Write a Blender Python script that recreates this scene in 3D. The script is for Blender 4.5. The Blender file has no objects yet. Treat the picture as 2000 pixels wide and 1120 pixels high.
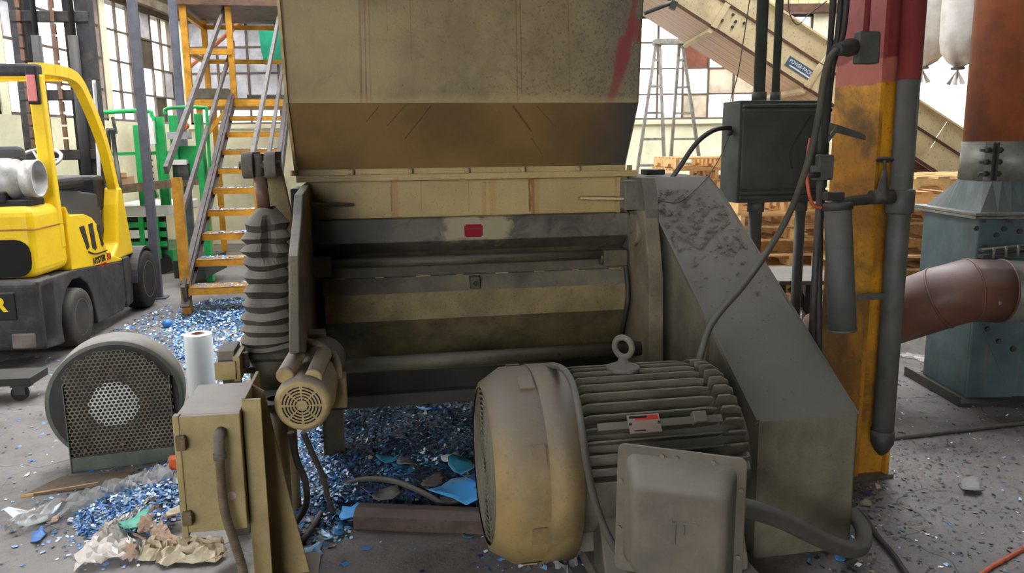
import bpy, bmesh, math, random
import numpy as np
from mathutils import Vector, Matrix

scene = bpy.context.scene
col = scene.collection
rnd = random.Random(7)

# ------------------------------------------------------------------ camera
F_PX, CAM_H = 1555.0, 1.55
PITCH, ROLL = math.radians(10.1), math.radians(0.63)
cam_d = bpy.data.cameras.new('camera')
cam_d.sensor_width = 36.0
cam_d.lens = F_PX / 2000.0 * 36.0
cam_d.clip_end = 200
cam_o = bpy.data.objects.new('camera', cam_d)
col.objects.link(cam_o)
CAM = (Matrix.Translation((0, 0, CAM_H)) @ Matrix.Rotation(math.pi / 2 - PITCH, 4, 'X')
       @ Matrix.Rotation(-ROLL, 4, 'Z'))
cam_o.matrix_world = CAM
scene.camera = cam_o

# ------------------------------------------------------------------ sky and exposure
world = bpy.data.worlds.new('overcast_sky')
scene.world = world
world.use_nodes = True
wn = world.node_tree.nodes
bg = wn['Background']
bg.inputs['Color'].default_value = (0.93, 0.96, 1.0, 1)
bg.inputs['Strength'].default_value = 10.5
scene.view_settings.view_transform = 'Standard'
scene.view_settings.look = 'None'
scene.view_settings.gamma = 1.0
scene.view_settings.use_curve_mapping = False
scene.view_settings.exposure = 0.22

# ------------------------------------------------------------------ geometry helpers
def ray(px, py):
    d = CAM.to_3x3() @ Vector(((px - 1000) / F_PX, (560 - py) / F_PX, -1))
    return d
CO = Vector((0, 0, CAM_H))
def G(px, py, z=0.0):                       # point at height z
    d = ray(px, py); return CO + d * ((z - CAM_H) / d.z)
def PY(px, py, Y):                          # point at depth Y
    d = ray(px, py); return CO + d * (Y / d.y)
TH = math.radians(10.4)
MM = Matrix.Translation((0, 3.8, 0)) @ Matrix.Rotation(TH, 4, 'Z')   # the granulator's own axes
MMI = MM.inverted()
def mb_(px, py, b):                         # point on the plane local y = b of the granulator's axes
    o = MMI @ CO; d = MMI.to_3x3() @ ray(px, py)
    return o + d * ((b - o.y) / d.y)
def ma_(px, py, a):
    o = MMI @ CO; d = MMI.to_3x3() @ ray(px, py)
    return o + d * ((a - o.x) / d.x)

def frame(loc, rz=0.0, rx=0.0, ry=0.0):
    return (Matrix.Translation(loc) @ Matrix.Rotation(rz, 4, 'Z') @ Matrix.Rotation(ry, 4, 'Y')
            @ Matrix.Rotation(rx, 4, 'X'))

def smooth_path(pts, k=6, closed=False):
    pts = [Vector(p) for p in pts]
    out = []
    n = len(pts)
    for i in range(n - 1):
        p0 = pts[max(i - 1, 0)]; p1 = pts[i]; p2 = pts[i + 1]; p3 = pts[min(i + 2, n - 1)]
        for j in range(k):
            t = j / k
            out.append(0.5 * ((2 * p1) + (p2 - p0) * t + (2 * p0 - 5 * p1 + 4 * p2 - p3) * t * t
                              + (3 * p1 - p0 - 3 * p2 + p3) * t ** 3))
    out.append(pts[-1])
    return out

class MB:
    """collects faces; coordinates are in the frame M"""
    def __init__(s, M=None):
        s.v = []; s.f = []; s.mi = []; s.sm = []
        s.M = M.copy() if M is not None else Matrix()
    def add(s, vs, fs, mi=0, sm=False):
        o = len(s.v)
        s.v += [s.M @ Vector(v) for v in vs]
        for f in fs:
            s.f.append([i + o for i in f]); s.mi.append(mi); s.sm.append(sm)
        return s
    def box(s, x0, x1, y0, y1, z0, z1, mi=0, R=None):
        vs = [Vector((x, y, z)) for x in (x0, x1) for y in (y0, y1) for z in (z0, z1)]
        if R is not None:
            c = Vector(((x0 + x1) / 2, (y0 + y1) / 2, (z0 + z1) / 2))
            vs = [c + R @ (v - c) for v in vs]
        fs = [(0, 1, 3, 2), (4, 6, 7, 5), (0, 4, 5, 1), (2, 3, 7, 6), (0, 2, 6, 4), (1, 5, 7, 3)]
        return s.add(vs, fs, mi)
    def cbox(s, c, sz, mi=0, R=None):
        return s.box(c[0] - sz[0] / 2, c[0] + sz[0] / 2, c[1] - sz[1] / 2, c[1] + sz[1] / 2,
                     c[2] - sz[2] / 2, c[2] + sz[2] / 2, mi, R)
    def prism(s, poly, ax, lo, hi, mi=0, sm=False):
        """poly of 2D points; ax: the axis of extrusion. x:(y,z)  y:(x,z)  z:(x,y)"""
        def mk(p, t):
            return {'x': (t, p[0], p[1]), 'y': (p[0], t, p[1]), 'z': (p[0], p[1], t)}[ax]
        n = len(poly)
        vs = [mk(p, lo) for p in poly] + [mk(p, hi) for p in poly]
        fs = [list(range(n))[::-1], list(range(n, 2 * n))]
        s.add(vs, fs, mi, False)
        o = len(s.v) - 2 * n
        for i in range(n):
            j = (i + 1) % n
            s.f.append([o + i, o + j, o + n + j, o + n + i]); s.mi.append(mi); s.sm.append(sm)
        return s
    def plate(s, pts, nrm, t, mi=0):
        """flat polygon of 3D points given thickness t along nrm"""
        nrm = Vector(nrm).normalized() * t
        pts = [Vector(p) for p in pts]; n = len(pts)
        vs = pts + [p + nrm for p in pts]
        fs = [list(range(n))[::-1], list(range(n, 2 * n))] + [[i, (i + 1) % n, n + (i + 1) % n, n + i] for i in range(n)]
        return s.add(vs, fs, mi)
    def cyl(s, p0, p1, r0, r1=None, n=16, caps=True, mi=0, sm=True):
        p0 = Vector(p0); p1 = Vector(p1); r1 = r0 if r1 is None else r1
        return s.lathe([(0, r0), ((p1 - p0).length, r1)], p0, p1 - p0, n, caps, mi, sm)
    def lathe(s, prof, p0, axis, n=24, caps=True, mi=0, sm=True, sharp=False, arc=None):
        p0 = Vector(p0); ax = Vector(axis).normalized()
        up = Vector((0, 0, 1)) if abs(ax.z) < 0.9 else Vector((0, 1, 0))
        e1 = ax.cross(up).normalized(); e2 = e1.cross(ax).normalized()
        vs = []
        for (t, r) in prof:
            for k in range(n):
                a = 2 * math.pi * k / n
                vs.append(p0 + ax * t + (e1 * math.cos(a) + e2 * math.sin(a)) * r)
        fs = []
        m = len(prof)
        for i in range(m - 1):
            for k in range(n):
                k2 = (k + 1) % n
                fs.append((i * n + k2, i * n + k, (i + 1) * n + k, (i + 1) * n + k2))
        s.add(vs, fs, mi, sm)
        if caps:
            o = len(s.v) - m * n
            s.f.append([o + k for k in range(n)]); s.mi.append(mi); s.sm.append(False)
            s.f.append([o + (m - 1) * n + k for k in range(n)][::-1]); s.mi.append(mi); s.sm.append(False)
        return s
    def tube(s, pts, r, n=8, k=6, smoothp=True, mi=0, closed=False, radii=None):
        P = smooth_path(pts, k) if smoothp else [Vector(p) for p in pts]
        m = len(P)
        T = []
        for i in range(m):
            d = P[min(i + 1, m - 1)] - P[max(i - 1, 0)]
            if closed: d = P[(i + 1) % m] - P[i - 1]
            T.append(d.normalized() if d.length > 1e-9 else Vector((0, 0, 1)))
        up = Vector((0, 0, 1)) if abs(T[0].z) < 0.9 else Vector((1, 0, 0))
        e1 = T[0].cross(up).normalized()
        vs = []
        for i in range(m):
            e1 = (e1 - T[i] * e1.dot(T[i])).normalized()
            e2 = T[i].cross(e1)
            rr = r if radii is None else radii(i / (m - 1))
            for q in range(n):
                a = 2 * math.pi * q / n
                vs.append(P[i] + (e1 * math.cos(a) + e2 * math.sin(a)) * rr)
        fs = []
        for i in range(m if closed else m - 1):
            i2 = (i + 1) % m
            for q in range(n):
                q2 = (q + 1) % n
                fs.append((i * n + q, i * n + q2, i2 * n + q2, i2 * n + q))
        s.add(vs, fs, mi, True)
        if not closed:
            o = len(s.v) - m * n
            s.f.append([o + q for q in range(n)][::-1]); s.mi.append(mi); s.sm.append(False)
            s.f.append([o + (m - 1) * n + q for q in range(n)]); s.mi.append(mi); s.sm.append(False)
        return s
    def bar(s, p0, p1, w, h, up=(0, 0, 1), mi=0):
        """rectangular bar: w across, h along up"""
        p0 = Vector(p0); p1 = Vector(p1); d = (p1 - p0).normalized()
        up = Vector(up); side = d.cross(up).normalized(); u = side.cross(d).normalized()
        vs = []
        for p in (p0, p1):
            for (i, j) in ((-1, -1), (1, -1), (1, 1), (-1, 1)):
                vs.append(p + side * (w / 2 * i) + u * (h / 2 * j))
        fs = [(0, 1, 2, 3)[::-1], (4, 5, 6, 7), (0, 1, 5, 4), (1, 2, 6, 5), (2, 3, 7, 6), (3, 0, 4, 7)]
        return s.add(vs, fs, mi)
    def torus(s, c, axis, R, r, n=20, m=8, mi=0):
        c = Vector(c); ax = Vector(axis).normalized()
        up = Vector((0, 0, 1)) if abs(ax.z) < 0.9 else Vector((0, 1, 0))
        e1 = ax.cross(up).normalized(); e2 = e1.cross(ax)
        pts = [c + (e1 * math.cos(2 * math.pi * k / n) + e2 * math.sin(2 * math.pi * k / n)) * R for k in range(n)]
        return s.tube(pts, r, m, smoothp=False, closed=True, mi=mi)
    def hexbolt(s, p, axis, r=0.012, h=0.01, mi=0):
        p = Vector(p); ax = Vector(axis).normalized()
        return s.lathe([(0, r), (h, r)], p, ax, 6, True, mi, False)

WM = {}                                        # world matrix of every parent
def link(o, parent=None):
    col.objects.link(o)
    if parent is not None:
        o.parent = parent
    return o
def thing(name, label, cat, M=None, group=None, kind=None):
    o = bpy.data.objects.new(name, None)
    o.empty_display_size = 0.1
    M = M if M is not None else Matrix()
    if isinstance(M, Vector): M = Matrix.Translation(M)
    o.matrix_world = M; WM[o.name] = M.copy()
    col.objects.link(o)
    props(o, label, cat, group, kind)
    return o
def props(o, label=None, cat=None, group=None, kind=None):
    if label: o['label'] = label
    if cat: o['category'] = cat
    if group: o['group'] = group
    if kind: o['kind'] = kind
    return o
def mesh_of(mb, name, Minv):
    me = bpy.data.meshes.new(name)
    me.from_pydata([tuple(Minv @ v) for v in mb.v], [], mb.f)
    me.polygons.foreach_set('material_index', mb.mi)
    me.polygons.foreach_set('use_smooth', mb.sm)
    bm = bmesh.new(); bm.from_mesh(me)
    bmesh.ops.recalc_face_normals(bm, faces=bm.faces)
    bm.to_mesh(me); bm.free()
    me.update()
    return me
def part(name, mb, mat, parent=None, bevel=0.0, label=None, cat=None, group=None, kind=None, seg=2, origin=None):
    """one mesh object; parent=None makes a top-level thing whose origin is at the base"""
    if parent is not None:
        M = WM[parent.name]
    elif origin is not None:
        M = Matrix.Translation(origin)
    else:
        xs = [v.x for v in mb.v]; ys = [v.y for v in mb.v]; zs = [v.z for v in mb.v]
        M = Matrix.Translation(((min(xs) + max(xs)) / 2, (min(ys) + max(ys)) / 2, min(zs)))
    me = mesh_of(mb, name, M.inverted())
    mats = mat if isinstance(mat, (list, tuple)) else [mat]
    for m in mats: me.materials.append(m)
    o = bpy.data.objects.new(name, me)
    link(o, parent)
    if parent is None: o.matrix_world = M
    WM[o.name] = M
    if bevel > 0:
        bv = o.modifiers.new('bevel', 'BEVEL'); bv.width = bevel; bv.segments = seg
        bv.limit_method = 'ANGLE'; bv.angle_limit = math.radians(35)
        bv.harden_normals = False
    return props(o, label, cat, group, kind)
def clone(o, parent, M=None):
    """copy of a part sharing its mesh; M is its matrix inside the parent"""
    c = o.copy(); col.objects.link(c); c.parent = parent
    if M is not None: c.matrix_basis = M
    return c
def copy_tree(root, M, label=None, group=None):
    r = root.copy(); col.objects.link(r); r.matrix_world = M; WM[r.name] = M.copy()
    if label: r['label'] = label
    if group: r['group'] = group
    for ch in root.children:
        c = ch.copy(); col.objects.link(c); c.parent = r
        for g in ch.children:
            d = g.copy(); col.objects.link(d); d.parent = c
    return r
def text_part(body, size, M, mat, parent, name='lettering', depth=0.002, align='CENTER', label=None, sx=1.0, bold=0.0):
    cu = bpy.data.curves.new(name, 'FONT'); cu.body = body; cu.size = size
    cu.align_x = align; cu.align_y = 'CENTER'; cu.extrude = depth; cu.offset = bold; cu.resolution_u = 3
    t = bpy.data.objects.new(name, cu); col.objects.link(t)
    dg = bpy.context.evaluated_depsgraph_get()
    me = bpy.data.meshes.new_from_object(t.evaluated_get(dg))
    bpy.data.objects.remove(t, do_unlink=True)
    me.name = name
    P = WM[parent.name].inverted() @ M @ Matrix.Diagonal((sx, 1, 1, 1))
    me.transform(P); me.materials.clear(); me.materials.append(mat)
    o = bpy.data.objects.new(name, me); link(o, parent); WM[o.name] = WM[parent.name]
    return props(o, label)

# ------------------------------------------------------------------ materials
def lin(c):
    return tuple(((x / 255) / 12.92 if x / 255 <= 0.04045 else ((x / 255 + 0.055) / 1.055) ** 2.4) for x in c) + (1,)
class NT:
    def __init__(s, name):
        s.m = bpy.data.materials.new(name); s.m.use_nodes = True
        s.t = s.m.node_tree; s.b = s.t.nodes['Principled BSDF']
        s.tc = s.t.nodes.new('ShaderNodeTexCoord')
        oi = s.t.nodes.new('ShaderNodeObjectInfo')
        mul = s.math('MULTIPLY', oi.outputs['Random'], 37.0)
        va = s.t.nodes.new('ShaderNodeVectorMath'); va.operation = 'ADD'
        s.t.links.new(s.tc.outputs['Object'], va.inputs[0]); s.t.links.new(mul, va.inputs[1])
        s.co = va.outputs[0]; s.rand = oi.outputs['Random']
    def l(s, a, b): s.t.links.new(a, b)
    def math(s, op, a, b=None, c=None, clamp=False):
        n = s.t.nodes.new('ShaderNodeMath'); n.operation = op; n.use_clamp = clamp
        for i, x in enumerate((a, b, c)):
            if x is None: continue
            if isinstance(x, (int, float)): n.inputs[i].default_value = x
            else: s.l(x, n.inputs[i])
        return n.outputs[0]
    def noise(s, scale, detail=5, rough=0.6, stretch=None, dist=0.0, co=None):
        n = s.t.nodes.new('ShaderNodeTexNoise')
        n.inputs['Scale'].default_value = scale; n.inputs['Detail'].default_value = detail
        n.inputs['Roughness'].default_value = rough; n.inputs['Distortion'].default_value = dist
        src = co if co is not None else s.co
        if stretch:
            mp = s.t.nodes.new('ShaderNodeMapping'); mp.inputs['Scale'].default_value = stretch
            s.l(src, mp.inputs['Vector']); src = mp.outputs[0]
        s.l(src, n.inputs['Vector'])
        return n.outputs['Fac']
    def step(s, x, lo, hi):
        n = s.t.nodes.new('ShaderNodeMapRange'); n.interpolation_type = 'SMOOTHSTEP'
        n.inputs['From Min'].default_value = lo; n.inputs['From Max'].default_value = hi
        s.l(x, n.inputs['Value']); return n.outputs[0]
    def mix(s, fac, a, b):
        n = s.t.nodes.new('ShaderNodeMix'); n.data_type = 'RGBA'
        if isinstance(fac, (int, float)): n.inputs['Factor'].default_value = fac
        else: s.l(fac, n.inputs['Factor'])
        for k, x in (('A', a), ('B', b)):
            sock = [i for i in n.inputs if i.name == k and i.type == 'RGBA'][0]
            if isinstance(x, tuple): sock.default_value = x
            else: s.l(x, sock)
        return [o for o in n.outputs if o.type == 'RGBA'][0]
    def up(s):
        g = s.t.nodes.new('ShaderNodeNewGeometry'); sp = s.t.nodes.new('ShaderNodeSeparateXYZ')
        s.l(g.outputs['Normal'], sp.inputs[0]); return sp.outputs[2]
    def xyz(s, which, coord='Object'):
        sp = s.t.nodes.new('ShaderNodeSeparateXYZ'); s.l(s.tc.outputs[coord], sp.inputs[0]); return sp.outputs[which]
    def bump(s, h, strength=0.3, dist=0.01):
        n = s.t.nodes.new('ShaderNodeBump'); n.inputs['Strength'].default_value = strength
        n.inputs['Distance'].default_value = dist
        s.l(h, n.inputs['Height']); s.l(n.outputs[0], s.b.inputs['Normal'])
    def out(s, colr, rough=0.6, metal=0.0, spec=0.5):
        if isinstance(colr, tuple): s.b.inputs['Base Color'].default_value = colr
        else: s.l(colr, s.b.inputs['Base Color'])
        if isinstance(rough, (int, float)): s.b.inputs['Roughness'].default_value = rough
        else: s.l(rough, s.b.inputs['Roughness'])
        s.b.inputs['Metallic'].default_value = metal
        s.b.inputs['Specular IOR Level'].default_value = spec
        return s.m
DUST = (104, 100, 95)
def paint(name, c, c2=None, grime=(38, 34, 28), g=0.4, gs=3.0, rust=0.0, rustc=(92, 48, 24), dust=0.6, dustc=DUST,
          rough=0.55, metal=0.0, bumps=0.15, speck=0.3, sf=60.0, var=0.0):
    """worn paint: tone variation, grime patches, vertical rust streaks, specks, settled dust on top faces"""
    n = NT(name)
    c2 = c2 or tuple(int(x * 0.82) for x in c)
    k = n.mix(n.step(n.noise(gs * 1.7, 6), 0.35, 0.7), lin(c), lin(c2))
    if g > 0:
        k = n.mix(n.math('MULTIPLY', n.step(n.noise(gs, 7, 0.65, dist=0.4), 0.42, 0.72), g), k, lin(grime))
    if rust > 0:
        st = n.step(n.noise(1.0, 4, 0.6, stretch=(22, 22, 0.9)), 0.60, 0.74)
        k = n.mix(n.math('MULTIPLY', st, rust), k, lin(rustc))
        sp2 = n.step(n.noise(gs * 5, 6, 0.7), 0.62, 0.72)
        k = n.mix(n.math('MULTIPLY', sp2, rust * 0.7), k, lin(rustc))
    if speck > 0:
        k = n.mix(n.math('MULTIPLY', n.step(n.noise(sf, 3, 0.7), 0.58, 0.68), speck), k, lin(grime))
    if dust > 0:
        dn = n.math('MULTIPLY', n.step(n.up(), 0.15, 0.75), dust)
        dn = n.math('MULTIPLY', dn, n.math('ADD', n.math('MULTIPLY', n.noise(gs * 4, 5), 0.7), 0.55), clamp=True)
        k = n.mix(dn, k, lin(dustc))
    if var > 0:
        hs = n.t.nodes.new('ShaderNodeHueSaturation'); n.l(k, hs.inputs['Color'])
        n.l(n.math('ADD', n.math('MULTIPLY', n.rand, var), 1 - var / 2), hs.inputs['Value']); k = hs.outputs[0]
    if bumps > 0: n.bump(n.noise(sf * 1.3, 5, 0.7), bumps, 0.006)
    return n.out(k, n.math('ADD', n.math('MULTIPLY', n.noise(gs * 3, 4), 0.25), rough - 0.1), metal, 0.35)
def plain(name, c, rough=0.5, metal=0.0, spec=0.5, var=0.0):
    n = NT(name); k = lin(c)
    if var:
        k = n.mix(n.rand, lin(tuple(min(255, int(x * (1 + var))) for x in c)), lin(tuple(int(x * (1 - var)) for x in c)))
    return n.out(k, rough, metal, spec)
# ------------------------------------------------------------------ palette
M_floor = None
def floor_mat():
    n = NT('concrete_floor')
    k = n.mix(n.step(n.noise(0.8, 7, 0.65), 0.35, 0.68), lin((128, 122, 118)), lin((96, 90, 87)))
    k = n.mix(n.math('MULTIPLY', n.step(n.noise(2.6, 8, 0.7, dist=0.6), 0.50, 0.72), 0.65), k, lin((62, 57, 54)))
    k = n.mix(n.math('MULTIPLY', n.step(n.noise(14, 6, 0.7), 0.55, 0.70), 0.5), k, lin((70, 66, 63)))
    k = n.mix(n.math('MULTIPLY', n.step(n.noise(70, 4, 0.7), 0.60, 0.68), 0.45), k, lin((44, 42, 42)))
    vo = n.t.nodes.new('ShaderNodeTexVoronoi'); vo.feature = 'DISTANCE_TO_EDGE'; vo.inputs['Scale'].default_value = 0.8
    wob = n.t.nodes.new('ShaderNodeTexNoise'); wob.inputs['Scale'].default_value = 3.0
    va = n.t.nodes.new('ShaderNodeVectorMath'); va.operation = 'ADD'
    n.l(n.co, wob.inputs['Vector']); n.l(n.co, va.inputs[0])
    sc = n.t.nodes.new('ShaderNodeVectorMath'); sc.operation = 'SCALE'; sc.inputs['Scale'].default_value = 0.35
    n.l(wob.outputs['Color'], sc.inputs[0]); n.l(sc.outputs[0], va.inputs[1]); n.l(va.outputs[0], vo.inputs['Vector'])
    crack = n.math('SUBTRACT', 1.0, n.step(vo.outputs['Distance'], 0.001, 0.0035))
    k = n.mix(n.math('MULTIPLY', n.math('MULTIPLY', crack, n.step(n.noise(0.9, 3), 0.5, 0.6)), 0.7), k, lin((40, 37, 35)))
    h = n.math('SUBTRACT', n.math('ADD', n.math('MULTIPLY', n.noise(60, 6, 0.7), 0.5), n.math('MULTIPLY', n.noise(9, 5), 0.6)), n.math('MULTIPLY', crack, 0.2))
    n.bump(h, 0.5, 0.012)
    return n.out(k, n.math('ADD', n.math('MULTIPLY', n.noise(3, 4), 0.35), 0.40), 0, 0.4)
M = {}
M['floor'] = floor_mat()
M['ground_out'] = plain('yard_ground', (150, 150, 150), 0.9)
M['wall_cream'] = paint('cream_wall_paint', (224, 219, 188), (208, 202, 170), grime=(120, 110, 80), g=0.35, gs=1.2, dust=0, speck=0.1, sf=25, rough=0.8)
M['wall_dark'] = paint('sooty_wall', (120, 108, 90), (84, 74, 62), g=0.6, gs=2.0, dust=0, rough=0.85)
M['siding'] = paint('stained_siding', (205, 194, 150), (176, 160, 112), grime=(74, 52, 34), g=0.6, gs=1.4, rust=0.55, dust=0, rough=0.8)
M['beam_brown'] = paint('rusty_beam', (92, 62, 44), (66, 44, 32), g=0.4, dust=0.2)
M['roof'] = plain('roof_boards', (92, 84, 74), 0.9)
M['sash'] = paint('sash_steel', (98, 82, 68), g=0.3, dust=0, sf=40)
def pane_mats():
    n = NT('clear_pane'); t = n.t
    tr = t.nodes.new('ShaderNodeBsdfTransparent'); tr.inputs['Color'].default_value = (0.93, 0.94, 0.95, 1)
    gl = t.nodes.new('ShaderNodeBsdfGlossy'); gl.inputs['Roughness'].default_value = 0.05
    mx = t.nodes.new('ShaderNodeMixShader'); mx.inputs[0].default_value = 0.06
    t.links.new(tr.outputs[0], mx.inputs[1]); t.links.new(gl.outputs[0], mx.inputs[2])
    t.links.new(mx.outputs[0], t.nodes['Material Output'].inputs['Surface'])
    def painted(name, c, tl):
        n2 = NT(name); t2 = n2.t
        k = n2.mix(n2.step(n2.noise(4, 6), 0.3, 0.7), lin(c), lin(tuple(int(x * 0.8) for x in c)))
        d = t2.nodes.new('ShaderNodeBsdfDiffuse'); s = t2.nodes.new('ShaderNodeBsdfTranslucent')
        n2.l(k, d.inputs['Color']); n2.l(k, s.inputs['Color'])
        m2 = t2.nodes.new('ShaderNodeMixShader'); m2.inputs[0].default_value = tl
        t2.links.new(d.outputs[0], m2.inputs[1]); t2.links.new(s.outputs[0], m2.inputs[2])
        t2.links.new(m2.outputs[0], t2.nodes['Material Output'].inputs['Surface'])
        return n2.m
    return n.m, painted('painted_pane', (205, 203, 205), 0.22), painted('board_pane', (150, 100, 82), 0.18), painted('cream_pane', (214, 200, 178), 0.25), painted('dark_pane', (105, 96, 82), 0.12)
M['pane'], M['pane_grey'], M['pane_brown'], M['pane_cream'], M['pane_dark'] = pane_mats()

CREAM = (172, 150, 104)
M['cream'] = paint('cream_machine_paint', CREAM, (150, 129, 88), grime=(70, 58, 38), g=0.4, gs=2.5, rust=0.25, dust=0.75, speck=0.35, sf=90)
M['hopper'] = paint('hopper_paint', (160, 144, 108), (134, 118, 86), grime=(82, 74, 58), g=0.6, gs=1.6, rust=0.38, rustc=(112, 66, 40), dust=0.5, speck=0.35, sf=110, bumps=0.25)
M['hopper_low'] = paint('hopper_cone_shade_base', (142, 112, 66), (120, 94, 54), grime=(60, 50, 34), g=0.5, gs=2.0, rust=0.2, dust=0.2, speck=0.2, sf=90)
M['oily'] = paint('oily_dusty_steel', (92, 84, 64), (66, 60, 47), grime=(24, 22, 18), g=0.75, gs=2.2, rust=0.15, dust=0.85, speck=0.5, sf=80, rough=0.5)
M['band'] = paint('grimy_band', (120, 108, 86), (84, 77, 64), grime=(32, 30, 26), g=0.8, gs=3.2, dust=0.5, speck=0.5, sf=70)
M['door_tan'] = paint('door_facet_tan', (138, 120, 80), (118, 102, 68), grime=(40, 36, 26), g=0.45, gs=3, rust=0.15, dust=0.6, speck=0.5, sf=120)
M['door_dark'] = paint('door_facet_dark', (98, 86, 56), (70, 62, 42), grime=(18, 18, 15), g=0.75, gs=4, rust=0.2, dust=0.5, speck=0.4, sf=70)
M['dusty'] = paint('thick_grey_dust_on_steel', (112, 104, 92), (88, 82, 73), grime=(52, 48, 42), g=0.5, gs=2.5, dust=0.8, dustc=(106, 102, 97), speck=0.4, sf=110, bumps=0.35, rough=0.85)
M['guard'] = paint('belt_guard_dust', (110, 103, 84), (84, 79, 66), grime=(54, 50, 42), g=0.6, gs=2.0, rust=0.12, dust=0.9, dustc=(102, 98, 93), speck=0.45, sf=90, bumps=0.4, rough=0.85)
M['blackish'] = paint('black_oily_metal', (48, 45, 40), (34, 32, 29), g=0.3, dust=0.4)
M['rubber'] = paint('dusty_bellows_rubber', (64, 60, 54), (48, 45, 41), grime=(30, 28, 26), g=0.3, dust=0.9, dustc=(120, 113, 102), rough=0.8, speck=0.2)
M['rust'] = paint('rusty_rod', (116, 84, 66), (90, 62, 48), g=0.3, dust=0.5, rough=0.5)
M['motor'] = paint('dusty_motor_iron', (104, 98, 82), (84, 79, 67), grime=(44, 41, 35), g=0.4, gs=4, dust=0.9, dustc=(112, 106, 96), speck=0.3, sf=100, rough=0.8)
M['fancover'] = paint('fan_cover_paint', (140, 117, 74), (114, 96, 64), grime=(70, 62, 50), g=0.6, gs=2.5, rust=0.1, dust=0.95, dustc=(110, 102, 95), speck=0.35, sf=90, bumps=0.25)
M['tbox'] = paint('terminal_box_dust', (98, 90, 78), (82, 75, 65), grime=(66, 60, 52), g=0.4, gs=3, dust=0.85, dustc=(118, 112, 104), speck=0.25, sf=120, bumps=0.2, rough=0.8)
M['pump'] = paint('pump_paint', (170, 146, 100), (146, 124, 84), grime=(80, 70, 50), g=0.5, gs=6, dust=0.95, dustc=(112, 105, 98), speck=0.3, sf=120)
M['boxcream'] = paint('control_box_paint', (158, 138, 92), (138, 120, 80), grime=(92, 78, 52), g=0.35, gs=5, rust=0.12, dust=1.0, dustc=(122, 112, 108), speck=0.35, sf=140)
M['slot_shade'] = plain('slot_shade_black', (14, 13, 12), 0.9)  # flat black stands in for the darkness inside slots and openings
M['red_plate'] = plain('red_plate', (128, 12, 30), 0.6, 0, 0.2)
M['red_faint'] = plain('plate_print', (98, 14, 22), 0.5)
M['plate_grey'] = plain('plate_aluminium', (168, 148, 138), 0.4, 0.3)
M['plate_red'] = plain('plate_red_band', (190, 62, 46), 0.45)
M['ink'] = plain('black_ink', (26, 24, 24), 0.6)
M['blackplate'] = plain('black_plate', (28, 24, 24), 0.5)
M['cable'] = paint('dusty_cable', (78, 73, 64), (62, 58, 51), g=0.2, dust=0.8, rough=0.8, speck=0.1)
M['cable_black'] = plain('black_cable', (34, 33, 32), 0.6)
M['conduit'] = paint('flex_conduit', (112, 94, 66), (92, 76, 54), g=0.4, gs=12, dust=0.7, rough=0.8)
M['copper'] = paint('orange_cord', (196, 92, 62), (168, 72, 48), g=0.25, gs=10, dust=0.1, rough=0.5, speck=0.1)
M['blower_green'] = paint('grey_green_blower', (92, 98, 88), (76, 82, 74), grime=(48, 46, 40), g=0.4, gs=4, rust=0.15, dust=0.9, dustc=(140, 132, 126), speck=0.2)
M['mesh'] = paint('dirty_perforated_sheet', (104, 96, 80), (84, 76, 62), grime=(44, 40, 34), g=0.5, gs=5, rust=0.4, rustc=(104, 62, 42), dust=0.2, speck=0.2)
M['mesh_bright'] = paint('clean_perforated_sheet', (196, 196, 188), (170, 170, 160), g=0.2, dust=0.2, speck=0.1)
M['orange'] = plain('orange_paint', (196, 84, 32), 0.6)
M['film'] = None
M['card'] = plain('cardboard_core', (150, 104, 74), 0.9)
M['yellow'] = paint('forklift_yellow', (246, 206, 22), (240, 196, 14), grime=(90, 70, 30), g=0.12, gs=2.5, dust=0.15, dustc=(200, 190, 140), speck=0.08, rough=0.4, bumps=0.0)
M['fl_dark'] = paint('forklift_charcoal', (52, 52, 56), (40, 40, 44), grime=(92, 84, 74), g=0.6, gs=5, dust=0.4, rough=0.6)
M['fl_black'] = paint('forklift_black', (34, 34, 37), (26, 26, 28), g=0.2, dust=0.5, rough=0.6)
M['tyre'] = paint('dusty_tyre', (72, 68, 64), (52, 50, 48), g=0.3, dust=0.5, rough=0.9)
M['tyre_black'] = paint('black_tyre', (36, 35, 34), (30, 29, 28), g=0.3, dust=0.15, rough=0.85)
M['rim'] = paint('wheel_rim', (122, 112, 106), (90, 82, 76), g=0.4, dust=0.4, rust=0.2)
M['tank'] = paint('gas_tank_aluminium', (206, 204, 200), (178, 174, 170), grime=(90, 84, 78), g=0.4, gs=5, dust=0.2, rough=0.4, metal=0.3)
M['lens'] = plain('tail_light_red', (206, 110, 104), 0.25)
M['vent'] = plain('vent_black', (40, 30, 12), 0.8)
M['seat'] = plain('seat_vinyl', (58, 58, 62), 0.6)
M['glass_grey'] = plain('steel_light', (170, 170, 172), 0.4, 0.4)
M['stair'] = paint('stair_yellow', (192, 136, 22), (164, 112, 18), grime=(70, 48, 20), g=0.5, gs=4, rust=0.3, dust=0.55, dustc=(96, 88, 78), speck=0.25, sf=50)
M['stair_rail'] = paint('bare_rail', (84, 76, 74), (66, 58, 55), grime=(52, 42, 38), g=0.4, gs=5, dust=0.0, rough=0.6)
M['post'] = paint('grey_steel_post', (88, 90, 100), (74, 76, 86), g=0.25, gs=4, dust=0.2)
M['green'] = paint('lift_green', (30, 160, 82), (22, 140, 70), grime=(14, 70, 40), g=0.3, gs=4, dust=0.4, rough=0.4)
M['green_dark'] = plain('dark_green_black', (26, 40, 34), 0.7)
M['redcol'] = paint('column_red', (132, 54, 50), (116, 44, 42), grime=(64, 30, 30), g=0.4, gs=3, dust=0.3, speck=0.2)
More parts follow.
